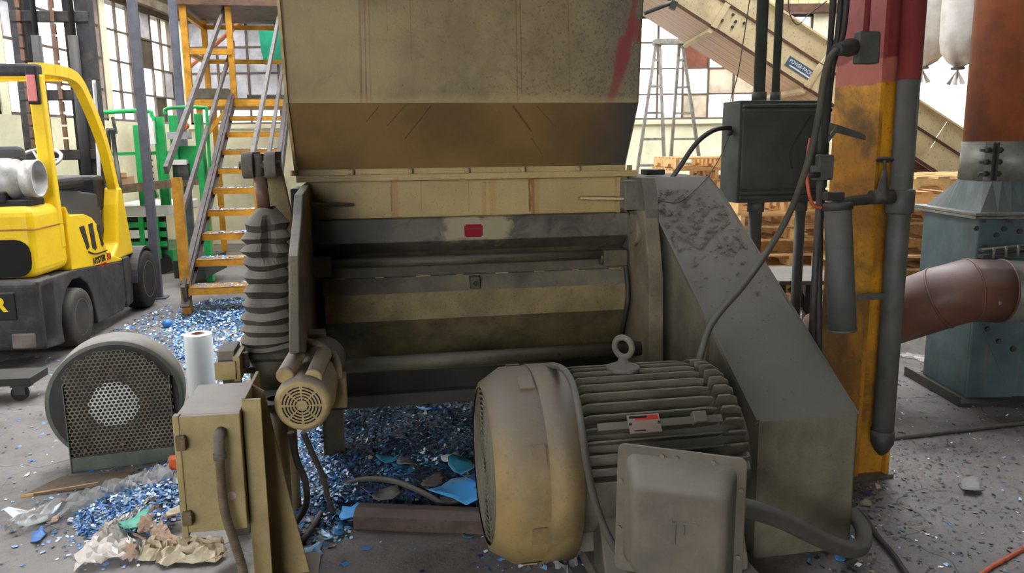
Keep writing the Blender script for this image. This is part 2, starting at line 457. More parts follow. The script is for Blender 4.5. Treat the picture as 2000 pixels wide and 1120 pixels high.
def column_mat():
    n = NT('column_two_tone')
    z = n.xyz(2); y = n.noise(4, 4)
    edge = n.math('ADD', z, n.math('MULTIPLY', y, 0.08))
    red = n.mix(n.step(n.noise(3, 6), 0.35, 0.7), lin((140, 58, 54)), lin((112, 42, 40)))
    pink = n.mix(n.step(n.noise(5, 6), 0.4, 0.7), lin((168, 92, 78)), lin((150, 80, 66)))
    yel = n.mix(n.step(n.noise(2.2, 7, 0.6), 0.40, 0.66), lin((204, 140, 20)), lin((150, 98, 18)))
    yel = n.mix(n.math('MULTIPLY', n.step(n.noise(1.9, 7, 0.65, dist=.5), 0.44, 0.64), 0.8), yel, lin((62, 46, 24)))
    low = n.math('SUBTRACT', 1.0, n.step(n.math('ADD', z, n.math('MULTIPLY', n.noise(5, 5), 0.5)), 0.75, 1.35))
    yel = n.mix(n.math('MULTIPLY', low, 0.45), yel, lin((70, 52, 28)))
    yel = n.mix(n.math('MULTIPLY', n.step(n.noise(60, 3), 0.58, 0.68), 0.5), yel, lin((84, 58, 20)))
    k = n.mix(n.step(edge, 1.83, 1.84), yel, pink)
    k = n.mix(n.step(edge, 1.93, 1.94), k, red)
    n.bump(n.noise(60, 5), 0.15, 0.006)
    return n.out(k, 0.55, 0, 0.4)
M['column'] = column_mat()
M['dusty_tan'] = paint('dusty_tan_steel', (126, 113, 90), (100, 90, 73), grime=(58, 52, 42), g=0.5, gs=3, rust=0.08, dust=0.5, speck=0.4, sf=110, bumps=0.3, rough=0.8)
M['cabinet'] = paint('cabinet_dark_green', (66, 71, 63), (54, 58, 52), grime=(30, 30, 28), g=0.35, gs=4, dust=0.7, dustc=(100, 98, 92), speck=0.25, sf=90, rough=0.6)
M['pipe_grey'] = paint('dusty_grey_pipe', (80, 80, 74), (64, 64, 60), grime=(50, 48, 44), g=0.35, gs=5, dust=0.5, speck=0.2)
M['pipe_dark'] = paint('dark_pipe', (58, 54, 50), (46, 42, 40), g=0.3, gs=5, dust=0.5)
M['conv_cream'] = paint('conveyor_cream', (206, 190, 150), (190, 172, 132), grime=(88, 70, 50), g=0.35, gs=2, rust=0.15, dust=0.4, speck=0.6, sf=45, rough=0.6)
def conv_under():
    n = NT('conveyor_underside')
    s = n.noise(1.0, 6, 0.65, stretch=(0.6, 26, 0.6))
    k = n.mix(n.step(s, 0.35, 0.65), lin((196, 160, 130)), lin((146, 106, 84)))
    return n.out(k, 0.4, 0.0, 0.6)
M['conv_under'] = conv_under()
M['blue_plate'] = plain('nameplate_blue', (62, 84, 104), 0.5)
M['white_ink'] = plain('white_ink', (214, 216, 218), 0.6)
M['bag'] = paint('filter_bag_cloth', (224, 220, 212), (206, 200, 190), grime=(150, 140, 126), g=0.25, gs=5, dust=0, speck=0.05, rough=0.9, bumps=0.2)
M['duct_rust'] = paint('rust_brown_duct', (150, 84, 44), (116, 66, 44), grime=(72, 48, 44), g=0.6, gs=2.2, rust=0.4, dust=0.3, rough=0.5, speck=0.15)
M['duct_brown'] = paint('brown_spiral_duct', (104, 68, 52), (80, 50, 40), grime=(52, 34, 28), g=0.5, gs=2.0, rust=0.3, dust=0.85, dustc=(138, 122, 118), rough=0.45, speck=0.25)
M['galv'] = paint('galvanised_collar', (120, 118, 108), (98, 96, 88), grime=(60, 58, 54), g=0.5, gs=5, dust=0.5, rough=0.45, metal=0.3)
M['fan_blue'] = paint('fan_blue_green', (74, 90, 92), (60, 74, 76), grime=(40, 44, 44), g=0.4, gs=3, rust=0.25, rustc=(130, 84, 60), dust=0.6, speck=0.2, rough=0.5)
M['bolt'] = plain('dark_bolt', (52, 48, 44), 0.6, 0.2)
M['wood'] = paint('pallet_wood', (222, 182, 126), (200, 158, 104), grime=(120, 84, 50), g=0.35, gs=8, dust=0.15, speck=0.15, rough=0.85, var=0.5)
M['wood_old'] = paint('old_wood', (118, 98, 78), (96, 80, 64), g=0.4, gs=8, dust=0.4, rough=0.9)
M['timber'] = paint('dark_timber', (84, 70, 62), (68, 56, 50), grime=(40, 34, 30), g=0.4, gs=7, dust=0.6, dustc=(96, 86, 82), rough=0.9, speck=0.4)
M['ladder'] = paint('aluminium_ladder', (150, 148, 142), (120, 116, 110), grime=(74, 66, 58), g=0.4, gs=10, dust=0.2, rough=0.5, metal=0.2)
M['leaf'] = paint('dry_leaf', (166, 140, 120), (118, 92, 76), g=0.2, gs=20, dust=0, rough=0.9, var=0.5, bumps=0)
M['leaf_pale'] = paint('pale_crumpled_paper', (196, 184, 158), (164, 150, 124), grime=(96, 84, 66), g=.5, gs=9, dust=0, rough=.9, speck=.1)
M['teal_scrap'] = plain('teal_plastic', (64, 160, 132), 0.5)
M['flake_blue'] = plain('flake_blue', (62, 118, 186), 0.35)
M['flake_light'] = plain('flake_light_blue', (132, 182, 220), 0.35)
M['flake_white'] = plain('flake_white', (216, 226, 232), 0.35)
M['flake_navy'] = plain('flake_navy', (26, 42, 96), 0.4)
M['flake_teal'] = plain('flake_teal', (40, 110, 134), 0.4)
M['flake_grey'] = plain('flake_grey', (92, 92, 96), 0.6)
M['flake_dark'] = plain('flake_dark', (34, 36, 44), 0.6)
M['flake_tan'] = plain('flake_tan', (150, 132, 112), 0.7)
M['scrap_blue'] = plain('scrap_bright_blue', (74, 148, 214), 0.35, var=0.25)
M['scrap_royal'] = plain('scrap_royal_blue', (36, 74, 190), 0.35)
M['scrap_white'] = plain('scrap_white', (210, 214, 206), 0.5)
M['scrap_grey'] = plain('scrap_grey_film', (110, 108, 106), 0.6, var=0.2)
def film_mat(name, c, alpha, rough=0.15):
    n = NT(name); t = n.t
    n.b.inputs['Base Color'].default_value = lin(c); n.b.inputs['Roughness'].default_value = rough
    n.b.inputs['Alpha'].default_value = alpha
    return n.m
M['film'] = film_mat('clear_film', (196, 192, 188), 0.5)
M['film_roll'] = plain('stretch_film_roll', (226, 232, 234), 0.25)
M['film_milky'] = film_mat('milky_film', (206, 196, 186), 0.8, 0.3)
M['green_sign'] = paint('faded_green_sheet', (24, 150, 112), (18, 128, 96), g=0.2, dust=0, speck=0.05)
M['pipe_orange'] = paint('faded_orange_pipe', (190, 118, 84), (168, 98, 66), g=0.2, dust=0.2)
M['carton'] = plain('cardboard', (176, 138, 104), 0.9)
M['white_sheet'] = plain('white_board', (208, 206, 200), 0.7)

# ------------------------------------------------------------------ the building
XL, YB, XR, YR = -5.26, 13.0, 9.2, -7.0
def struct(name, mb, mat, label, bevel=0):
    return part(name, mb, mat, None, bevel, label=label, kind='structure', origin=(0, 0, 0))
m = MB(); m.add([(XL - .3, YR, 0), (XR + .3, YR, 0), (XR + .3, YB + .3, 0), (XL - .3, YB + .3, 0)], [(0, 1, 2, 3)])
struct('floor', m, M['floor'], 'stained grey concrete factory floor with cracks and dirt')
m = MB(); m.add([(-60, YB + .3, -.02), (60, YB + .3, -.02), (60, 70, -.02), (-60, 70, -.02)], [(0, 1, 2, 3)])
m.add([(-60, YR - 30, -.02), (XL - .3, YR - 30, -.02), (XL - .3, YB + .3, -.02), (-60, YB + .3, -.02)], [(0, 1, 2, 3)])
m.add([(XL - .3, YR - 30, -.02), (60, YR - 30, -.02), (60, YR, -.02), (XL - .3, YR, -.02)], [(0, 1, 2, 3)])
struct('yard_ground', m, M['ground_out'], 'pale yard ground outside the building')
SILL, HEAD = 1.92, 3.52
m = MB()
m.box(XL - .3, XL, YR, YB, 0, SILL)
struct('wall_left', m, M['wall_cream'], 'cream painted masonry wall under the left windows')
m = MB()
m.box(XL - .3, XL, YR, YB, HEAD, 5.6)
m.box(XL - .02, XL + .12, YR, YB, HEAD + .04, HEAD + .16)
m.box(XL, XL + .22, YR, YB, HEAD + .42, HEAD + .52)
struct('wall_left_upper', m, M['wall_dark'], 'sooty brown wall band above the left windows')

def window(nm, origin, ux, cols, rows, pw, ph, label, pane_of=None, bar=.035, single=False):
    """steel sash window: frame, bars, one pane object per opening"""
    w = thing(nm, label, None, Matrix.Translation(origin), kind='structure')
    ux = Vector(ux); nrm = Vector((ux.y, -ux.x, 0))
    def P(s, z, d=0): return Vector(origin) + ux * s + Vector((0, 0, z)) + nrm * d
    W, H = cols * pw, rows * ph
    fr = MB()
    for s in (0, W): fr.bar(P(s, 0), P(s, H), .07, .07, nrm)
    for z in (0, H): fr.bar(P(0, z), P(W, z), .07, .07)
    part('window_frame', fr, M['sash'], w)
    for i in range(1, cols):
        b = MB(); b.bar(P(i * pw, 0), P(i * pw, H), bar, bar, nrm); part('glazing_bar', b, M['sash'], w)
    for j in range(1, rows):
        b = MB(); b.bar(P(0, j * ph), P(W, j * ph), bar * .8, bar * .8); part('glazing_bar', b, M['sash'], w)
    if single:
        b = MB(); b.plate([P(0, 0), P(W, 0), P(W, H), P(0, H)], nrm, .004); part('pane', b, M['pane'], w)
        return w
    protos = {}
    for i in range(cols):
        for j in range(rows):
            mt = pane_of(i, j) if pane_of else 'pane'
            if mt is None: continue
            if mt not in protos:
                b = MB(); b.plate([P(0, 0), P(pw, 0), P(pw, ph), P(0, ph)], nrm, .004)
                o = part('pane', b, M[mt], w); protos[mt] = o
            else:
                o = clone(protos[mt], w)
            d = ux * (i * pw) + Vector((0, 0, j * ph))
            o.location = d
    return w
WH = HEAD - SILL
yb = YB - .06
k = 1
while yb > YR + 1:
    y0 = yb - 2.1
    near = yb < 8.2
    prng = random.Random(k * 11)
    def pf(i, j, prng=prng, kk=k):
        r = prng.random()
        return 'pane_dark' if (kk == 1 and (i, j) in ((3, 2), (4, 0))) else ('pane_grey' if r < .05 else 'pane')
    window('window_%d' % k, (XL - .05, y0, SILL), (0, 1, 0), 6, 4, 2.1 / 6, WH / 4,
           'bright steel-sash window bay in the left wall, number %d from the far corner' % k, pf, single=near)
    if True:
        m = MB(); m.box(XL - .25, XL + .0, yb, min(yb + .14, YB - .001), SILL, HEAD)
        struct('trim_%d' % k, m, M['wall_cream'], 'narrow pier between two left wall window bays')
    yb = y0 - .14
    k += 1
NW = k
# back wall
def XB(px): return PY(px, 200, YB).x
m = MB()
door0, door1 = XB(1640), XB(1905)
m.box(XL - .3, door0, YB, YB + .3, 0, SILL)
m.box(door1, XR + .3, YB, YB + .3, 0, 5.6)
wa0, wa1 = XL + .14, XL + .14 + 9 * .48
wb0 = XB(1335) - 3 * .405
wb1 = wb0 + 8 * .405
m.box(XL - .3, wa0, YB, YB + .3, SILL, HEAD)
m.box(wa1, wb0, YB, YB + .3, SILL, HEAD)
m.box(wb1, door0, YB, YB + .3, SILL, HEAD)
struct('wall_back', m, M['wall_cream'], 'cream painted back wall below and between its windows')
m = MB()
x = XL - .3
while x < XR + .3:                                # ribbed siding above the window heads
    z0 = HEAD + .12 if x < door0 else (3.42 if x < XB(1660) else 4.3)
    m.box(x, x + .10, YB - .015, YB + .3, z0, 5.6); m.box(x + .10, x + .16, YB + .02, YB + .3, z0, 5.6)
    x += .16
struct('wall_back_upper', m, M['siding'], 'stained ribbed siding at the top of the back wall')
m = MB(); m.box(XL, door0, YB - .14, YB + .05, HEAD, HEAD + .13)
struct('trim_40', m, M['beam_brown'], 'rusty brown lintel beam along the back wall window heads')
m = MB(); m.box(XL + .1, door0 - .2, YB - .06, YB + .02, SILL - .07, SILL)
struct('trim_41', m, M['wall_cream'], 'cream sill along the back wall windows')
window('window_%d' % NW, (wa0, YB + .1, SILL), (1, 0, 0), 9, 4, .48, WH / 4, 'steel-sash window with whitewashed panes behind the yellow stairs',
       lambda i, j: 'pane' if j == 0 else 'pane_grey')
special = {(3, 2): 'pane_brown', (4, 1): 'pane_cream', (3, 0): 'pane_cream', (5, 1): 'pane_cream', (6, 1): 'pane_brown', (6, 0): 'pane_cream', (7, 1): 'pane_cream'}
window('window_%d' % (NW + 1), (wb0, YB + .1, SILL), (1, 0, 0), 8, 4, .405, WH / 4, 'bright steel-sash window with a few boarded panes behind the stepladder',
       lambda i, j: special.get((i, j), 'pane'))
m = MB(); m.box(XR, XR + .3, YR, YB, 0, 5.6)
struct('wall_right', m, M['wall_dark'], 'sooty right wall of the hall')
m = MB()
m.box(XL - .3, -4.4, YR - .3, YR, 0, 5.6); m.box(-.1, XR + .3, YR - .3, YR, 0, 5.6); m.box(-4.4, -.1, YR - .3, YR, 4.4, 5.6)  # unseen doorway, added and sized for the light on the machine front
struct('wall_rear', m, M['wall_dark'], 'sooty wall behind the viewer with an unseen doorway added for light')
m = MB()                                          # roof; two unseen rooflight gaps added to brighten the far half
for (x0, x1, y0, y1) in ((XL - .3, XR + .3, YR - .3, 4.6),
                         (XL - .3, -4.8, 4.6, 12.4), (-1.6, 2.2, 4.6, 12.4), (5.6, XR + .3, 4.6, 12.4), (XL - .3, XR + .3, 12.4, YB + .3)):
    m.box(x0, x1, y0, y1, 5.6, 5.75)
struct('ceiling', m, M['roof'], 'pale board roof with long unseen openings added for daylight')
# ------------------------------------------------------------------ the granulator
def seg_mask(n, p0, p1, w, wn=0.6, ns=9.0, ix=0, iz=2):
    """1 near the segment p0-p1 drawn in the object's own x,z"""
    x, z = n.xyz(ix), n.xyz(iz)
    dx, dz = p1[0] - p0[0], p1[1] - p0[1]; L2 = dx * dx + dz * dz
    ax = n.math('SUBTRACT', x, p0[0]); az = n.math('SUBTRACT', z, p0[1])
    t = n.math('DIVIDE', n.math('ADD', n.math('MULTIPLY', ax, dx), n.math('MULTIPLY', az, dz)), L2, clamp=True)
    ex = n.math('SUBTRACT', ax, n.math('MULTIPLY', t, dx)); ez = n.math('SUBTRACT', az, n.math('MULTIPLY', t, dz))
    d = n.math('SQRT', n.math('ADD', n.math('MULTIPLY', ex, ex), n.math('MULTIPLY', ez, ez)))
    d = n.math('SUBTRACT', d, n.math('MULTIPLY', n.math('SUBTRACT', n.noise(ns, 5, 0.7), 0.5), w * 2 * wn))
    return n.math('SUBTRACT', 1.0, n.step(d, w * 0.6, w * 1.15))
def az(px, py, b):
    p = mb_(px, py, b); return (p.x, p.z)
def hopper_mat():
    n = NT('hopper_panel_paint')
    k = n.mix(n.step(n.noise(1.5, 6), 0.35, 0.7), lin((146, 128, 90)), lin((118, 102, 70)))
    k = n.mix(n.math('MULTIPLY', n.step(n.noise(2.2, 7, 0.65, dist=0.5), 0.44, 0.66), 0.6), k, lin((82, 71, 51)))
    k = n.mix(n.math('MULTIPLY', n.step(n.noise(1.0, 4, 0.6, stretch=(26, 26, 0.7)), 0.60, 0.76), 0.22), k, lin((112, 66, 40)))
    for (px, w, f, y1) in ((704, .006, .75, 205), (714, .004, .7, 205), (722, .003, .6, 200), (706, .016, .45, 40), (1010, .003, .5, 200),
                           (1018, .003, .5, 190), (1112, .003, .35, 200), (802, .002, .4, 120), (755, .002, .4, 60)):
        k = n.mix(n.math('MULTIPLY', seg_mask(n, az(px - 3, -60, -.2), az(px + 2, y1, -.16), w, .8, 30), f), k, lin((98, 56, 36)))
    k = n.mix(n.math('MULTIPLY', n.step(n.noise(5.5, 8, 0.72, dist=1.0), 0.50, 0.68), 0.40), k, lin((96, 82, 56)))
    k = n.mix(n.math('MULTIPLY', n.step(n.noise(1.1, 5, 0.55), 0.50, 0.66), 0.35), k, lin((168, 150, 112)))
    x = n.xyz(0)
    side = n.step(n.math('ADD', x, n.math('MULTIPLY', n.noise(2.0, 6), 0.3)), 0.28, 0.75)      # dust blown onto the belt side
    k = n.mix(n.math('MULTIPLY', side, 0.62), k, lin((92, 88, 80)))
    k = n.mix(n.math('MULTIPLY', n.step(n.math('ADD', n.noise(70, 4, 0.7), n.math('MULTIPLY', x, 0.10)), 0.55, 0.66), 0.5), k, lin((70, 64, 52)))
    for (p0, p1, w) in (((1238, 0), (1228, 70), .012), ((1230, 60), (1194, 203), .026), ((1236, 55), (1252, 70), .045), ((1222, 80), (1210, 130), .03)):
        k = n.mix(n.math('MULTIPLY', seg_mask(n, az(*p0, -.17), az(*p1, -.16), w, 1.1, 11), .8), k, lin((122, 54, 50)))
    e = n.math('SUBTRACT', n.xyz(2), 1.735)
    low = n.math('SUBTRACT', 1.0, n.step(n.math('ADD', e, n.math('MULTIPLY', n.noise(9, 5), 0.05)), 0.028, 0.075))
    k = n.mix(n.math('MULTIPLY', low, 0.45), k, lin((160, 143, 100)))
    n.bump(n.noise(110, 5, 0.7), 0.3, 0.006)
    return n.out(k, 0.6, 0, 0.35)
def hopper_low_mat():
    n = NT('hopper_cone_shaded_paint')
    k = n.mix(n.step(n.noise(2.0, 6), 0.35, 0.7), lin((126, 99, 58)), lin((104, 80, 46)))  # browner than the upper panel: shade of the downward slope in the colour
    k = n.mix(n.math('MULTIPLY', n.step(n.noise(1.7, 7, 0.65, dist=0.5), 0.48, 0.72), 0.4), k, lin((84, 70, 46)))
    for (p0, p1, w, f) in (((842, 206), (792, 270), .0035, .6), ((1002, 208), (1036, 256), .005, .6), ((1048, 208), (1085, 250), .002, .45),
                           ((792, 206), (756, 246), .003, .5), ((740, 208), (716, 238), .003, .5), ((1045, 270), (1062, 300), .003, .4)):
        k = n.mix(n.math('MULTIPLY', seg_mask(n, az(*p0, -.13), az(*p1, -.06), w, .6, 25), f), k, lin((62, 34, 20)))
    k = n.mix(n.math('MULTIPLY', n.step(n.noise(1.0, 4, 0.6, stretch=(26, 26, 0.9)), 0.60, 0.76), 0.25), k, lin((96, 58, 32)))
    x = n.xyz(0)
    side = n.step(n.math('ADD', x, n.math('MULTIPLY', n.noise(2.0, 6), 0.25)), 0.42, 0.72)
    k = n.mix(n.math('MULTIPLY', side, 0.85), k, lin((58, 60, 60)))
    n.bump(n.noise(90, 5, 0.7), 0.2, 0.006)
    return n.out(k, 0.6, 0, 0.35)
def front_mat():
    n = NT('front_plate_paint')
    k = n.mix(n.step(n.noise(3, 6), 0.35, 0.7), lin((170, 147, 98)), lin((154, 131, 85)))
    for (px, w, f, c) in ((770, .02, .55, (150, 108, 52)), (764, .004, .5, (96, 62, 36)), (945, .012, .45, (150, 112, 60)), (962, .018, .55, (156, 118, 62)),
                          (1034, .006, .85, (112, 60, 26)), (1046, .02, .5, (150, 108, 54)), (1040, .010, .7, (120, 70, 32)), (822, .002, .5, (120, 84, 48)), (915, .002, .5, (120, 84, 48))):
        k = n.mix(n.math('MULTIPLY', seg_mask(n, az(px, 352, .04), az(px + 1, 412 if w < .01 else 420, .04), w, .7, 30), f), k, lin(c))
    k = n.mix(n.math('MULTIPLY', n.step(n.noise(120, 3, 0.7), 0.60, 0.68), 0.5), k, lin((84, 68, 44)))
    x = n.xyz(0)
    k = n.mix(n.math('MULTIPLY', n.math('SUBTRACT', 1.0, n.step(n.math('SUBTRACT', x, n.math('MULTIPLY', n.noise(3, 6), 0.25)), -0.98, -0.74)), 0.6), k, lin((74, 64, 44)))  # left end darkened: the side plate's shadow mixed into the paint
    n.bump(n.noise(90, 5, 0.7), 0.15, 0.005)
    return n.out(k, 0.55, 0, 0.4)
def band_mat():
    n = NT('wiped_grimy_band_shaded')
    k = n.mix(n.step(n.noise(4, 6), 0.35, 0.7), lin((104, 96, 82)), lin((72, 67, 58)))
    k = n.mix(n.math('MULTIPLY', n.step(n.noise(5.5, 8, 0.7, dist=1.2), 0.45, 0.70), 0.7), k, lin((38, 36, 33)))
    c0 = az(925, 446, -.04)
    w = seg_mask(n, (c0[0] - .08, c0[1]), (c0[0] + .10, c0[1]), .075, 1.6, 7)
    k = n.mix(n.math('MULTIPLY', w, 0.7), k, lin((158, 146, 112)))
    x = n.xyz(0)
    k = n.mix(n.math('MULTIPLY', n.math('SUBTRACT', 1.0, n.step(n.math('SUBTRACT', x, n.math('MULTIPLY', n.noise(3, 6), 0.4)), -0.95, -0.55)), 0.75), k, lin((46, 42, 33)))  # shadow of left plate and bellows painted over the left end
    n.bump(n.noise(80, 5, 0.7), 0.2, 0.005)
    return n.out(k, 0.55, 0, 0.4)
M['hopper_panel'] = hopper_mat(); M['hopper_cone'] = hopper_low_mat(); M['front_plate'] = front_mat(); M['band_w'] = band_mat()

gr = thing('granulator', 'big cream plastics granulator with a tall feed hopper and dusty polygonal front door', 'granulator', MM)
A0, A1 = -.925, .60
# hopper
hp = MB(MM)
HB, HN = -.15, .03
hp.plate([(-.985, HB, 1.735), (.572, HB, 1.735), (.585, HB - .08, 2.75), (-1.0, HB - .08, 2.75)], (0, 1, 0), .006)
hopper = part('hopper', hp, M['hopper_panel'], gr, label='tan vertical hopper panel with rust streaks and a red smear')
q = MB(MM)
q.plate([(-.985, HB, 1.735), (.572, HB, 1.735), (.572, HN, 1.447), (-.978, HN, 1.447)], (0, 1, .6), .006)
part('hopper_cone', q, M['hopper_cone'], hopper, label='sloping lower hopper panel with its shade mixed into the brown')
for sgn, a in ((-1, -.985), (1, .572)):
    q = MB(MM)
    q.prism([(HB, 1.735), (HN, 1.447), (HN, 1.42), (1.1, 1.42), (1.15, 2.75), (HB - .08, 2.75)], 'x', a - .004 * (sgn < 0) - .004, a + .004)
    part('hopper_side', q, M['hopper'], hopper)
q = MB(MM); q.box(-.985, .572, 1.1, 1.108, 1.42, 2.75); part('hopper_back', q, M['hopper'], hopper)
q = MB(MM); q.bar((-.992, HB - .003, 1.735), (-1.007, HB - .083, 2.75), .012, .012); q.bar((-.992, HB - .003, 1.735), (-.986, HN - .003, 1.44), .012, .012)
part('corner_weld', q, M['pump'], hopper)
q = MB(MM); q.box(-.980, .574, HN - .004, HN + .004, 1.42, 1.447); part('hopper_neck', q, M['front_plate'], hopper, label='narrow cream neck strip above the bolted flange')
# flange and bolts
q = MB(MM); q.box(-.985, .628, 0, 1.2, 1.392, 1.422); part('flange', q, M['front_plate'], gr, .003)
for px in (573, 687, 802, 913, 1022, 1129, 1229):
    a = mb_(px, 345, .018).x
    q = MB(MM); q.cyl((a, .018, 1.422), (a, .018, 1.446), .0135, n=10); part('flange_bolt', q, M['cream'], gr)
# body core
q = MB(MM); q.prism([(.13, .31), (.13, .98), (.06, 1.1), (.06, 1.392), (1.15, 1.392), (1.15, .31)], 'x', A0, A1)
part('rotor_chamber', q, M['door_dark'], gr)
q = MB(MM); q.box(-.93, .59, .04, .06, 1.2, 1.392); part('front_plate', q, M['front_plate'], gr, label='cream front plate with rust runs under the flange')
zt, zb = mb_(925, 424, -.04).z, mb_(925, 469, -.04).z
zc = mb_(925, 488, .07).z
q = MB(MM); q.prism([(-.04, zt), (-.04, zb), (.07, zc), (.09, zc), (.09, zt)], 'x', A0, .575)
part('band', q, M['band_w'], gr, .003, label='grimy wiped steel band across the front, shadow painted at its left')
p = mb_(925, 451, -.043)
q = MB(MM); q.box(p.x - .043, p.x + .043, -.043, -.040, p.z - .030, p.z + .030); pl = part('red_plate', q, M['red_plate'], gr, .001, label='small red nameplate')
q = MB(MM); q.box(p.x - .036, p.x - .024, -.0445, -.043, p.z + .006, p.z + .013); q.box(p.x - .016, p.x + .034, -.0445, -.043, p.z + .006, p.z + .013); part('print', q, M['red_faint'], pl)
for sx in (-1, 1):
    for sz in (-1, 1):
        q = MB(MM); q.cyl((p.x + sx * .04, -.043, p.z + sz * .027), (p.x + sx * .04, -.0455, p.z + sz * .027), .003, n=8); part('rivet', q, M['plate_grey'], pl)
# hinge rod with its blocks and the ledge behind it
l0, l1 = mb_(648, 517, -.02), mb_(1186, 497, -.02)
q = MB(MM); q.cyl((l0.x - .02, -.02, l0.z), (l1.x + .02, -.02, l1.z), .022, n=18); part('hinge_rod', q, M['oily'], gr)
pA, pB = mb_(1180, 490, -.05), mb_(1226, 519, -.05)
q = MB(MM); q.box(pA.x, pB.x, -.05, .08, pB.z, pA.z); part('hinge_block', q, M['oily'], gr, .004)
q = MB(MM); q.cyl((pA.x - .012, -.01, (pA.z + pB.z) / 2), (pA.x, -.01, (pA.z + pB.z) / 2), .034, n=18); part('hinge_collar', q, M['oily'], gr)
pA, pB = mb_(606, 503, -.05), mb_(648, 541, -.05)
q = MB(MM); q.box(pA.x, pB.x, -.05, .08, pB.z, pA.z); part('hinge_block', q, M['oily'], gr, .004)
ze = mb_(925, 533, .0).z
q = MB(MM); q.prism([(.02, l0.z - .01), (.0, ze), (.0, ze - .006), (.13, ze - .006), (.13, l0.z + .02)], 'x', A0, .57); part('ledge', q, M['oily'], gr, .002)
# polygonal door
z1, z2, z3 = mb_(925, 567, -.06).z, mb_(925, 619, -.06).z, mb_(925, 712, .10).z
DA0, DA1 = A0 + .035, .575
q = MB(MM); q.prism([(-.012, ze - .006), (-.06, z1), (.13, z1), (.13, ze - .006)], 'x', DA0, DA1); door = part('door', q, M['band'], gr, label='dusty upper door facet')
q = MB(MM); q.prism([(-.061, z1), (-.061, z2), (.13, z2), (.13, z1)], 'x', DA0 + .005, DA1 - .01); part('door_facet', q, M['door_tan'], door, label='tan middle door facet')
q = MB(MM); q.prism([(-.058, z2), (.06, z3), (.13, z3), (.13, z2)], 'x', DA0 + .01, DA1 - .02); part('door_facet', q, M['door_dark'], door, label='dark lower door facet')  # darker paint than the middle facet
q = MB(MM); q.prism([(.06, z3), (.10, .32), (.14, .32), (.14, z3)], 'x', DA0, DA1); part('lower_panel', q, M['blackish'], gr)
for a in np.linspace(DA0 + .05, DA1 - .09, 8):
    q = MB(MM); q.box(a, a + rnd.uniform(.03, .09), -.014, -.008, ze - .006, ze - .001); part('weld_bead', q, M['pump'], door)
p = mb_(928, 553, -.06)
q = MB(MM); q.box(p.x - .024, p.x + .022, -.075, -.02, p.z - .026, p.z + .03); lug = part('door_lug', q, M['oily'], door, .003)
q = MB(MM); q.cyl((p.x, -.075, p.z), (p.x, -.09, p.z), .012, n=6); part('lug_bolt', q, M['blackish'], door)
# seal lip and side gasket at the right of the door
q = MB(MM); q.tube([mb_(1222, 520, -.05), mb_(1226, 560, -.07), mb_(1224, 600, -.08), mb_(1208, 668, -.03), mb_(1196, 705, .02)], .012, 8); part('door_seal', q, M['blackish'], gr)
# side plates
def bz(px, py, a):
    v = ma_(px, py, a); return (v.y, v.z)
aR = .585
poly = [bz(1229, 411, aR), bz(1256, 411, aR), bz(1262, 470, aR), bz(1268, 545, aR), bz(1268, 712, aR), bz(1218, 712, aR), bz(1218, 660, aR), bz(1228, 600, aR), bz(1226, 500, aR)]
q = MB(MM); q.prism(poly, 'x', aR, .655); arm = part('side_arm', q, M['dusty_tan'], gr, .006, label='dusty tan right door arm')
c = ma_(1241, 448, aR)
q = MB(MM); q.cyl((aR + .01, c.y, c.z), (aR - .018, c.y, c.z), .077, n=32); part('pivot_disc', q, M['dusty_tan'], arm, .003)
q = MB(MM); q.cyl((aR + .03, c.y, c.z), (aR + .004, c.y, c.z), .083, n=32); part('pivot_ring', q, M['redcol'], arm)
q = MB(MM); q.hexbolt((aR - .018, c.y, c.z), (-1, 0, 0), .022, .014); part('pivot_bolt', q, M['dusty'], arm)
q = MB(MM); q.prism([(-.02, 1.392), (-.16, 1.392), (-.22, 1.25), (-.22, 1.1), (-.05, .9), (.6, .6), (1.1, .6), (1.1, 1.392)], 'x', .592, .66)
part('side_plate', q, M['dusty'], gr, .006, label='grey dusted right side plate')
aL = -.925
pl_ = [bz(604, 362, aL), (1.1, 1.385), (1.1, .35), (.1, .35), bz(606, 650, aL), bz(604, 690, aL), bz(585, 690, aL), bz(583, 500, aL), bz(590, 420, aL), bz(592, 380, aL)]
q = MB(MM); q.prism(pl_, 'x', aL - .035, aL); part('side_plate', q, M['band'], gr, .005, label='grimy left side plate')
# corner blocks and gusset shelves
p0, p1 = mb_(566, 368, -.08), mb_(603, 420, -.08)
q = MB(MM); q.box(p0.x, p1.x, -.08, .1, p1.z, p0.z); part('corner_block', q, M['blackish'], gr, .01)
q = MB(MM)
pa, pb, pc = mb_(596, 396, -.10), mb_(690, 397, .03), mb_(600, 396, .04)
q.plate([(pa.x, pa.y, pa.z), (pb.x, pb.y - .02, pb.z), (pb.x + .004, .04, pb.z), (pc.x - .03, .04, pa.z)], (0, 0, -1), .014); part('gusset_shelf', q, M['oily'], gr, .003)
pa, pb = mb_(1232, 386, -.10), mb_(1131, 385, .03)
q = MB(MM); q.plate([(pa.x, -.10, pa.z), (pb.x, pb.y - .02, pa.z), (pb.x - .004, .04, pa.z), (pa.x + .03, .04, pa.z)], (0, 0, -1), .012); part('gusset_shelf', q, M['cream'], gr, .003)
q = MB(MM); q.box(.525, .535, -.02, .05, 1.22, 1.39); part('gusset_rib', q, M['cream'], gr)
p0, p1 = mb_(1216, 352, -.06), mb_(1262, 409, -.06)
q = MB(MM); q.prism([(p0.x, p1.z), (p0.x, p0.z), (p1.x - .03, p0.z), (p1.x, p0.z - .06), (p1.x + .015, p1.z)], 'y', -.10, .1); part('corner_block', q, M['dusty'], gr, .006)
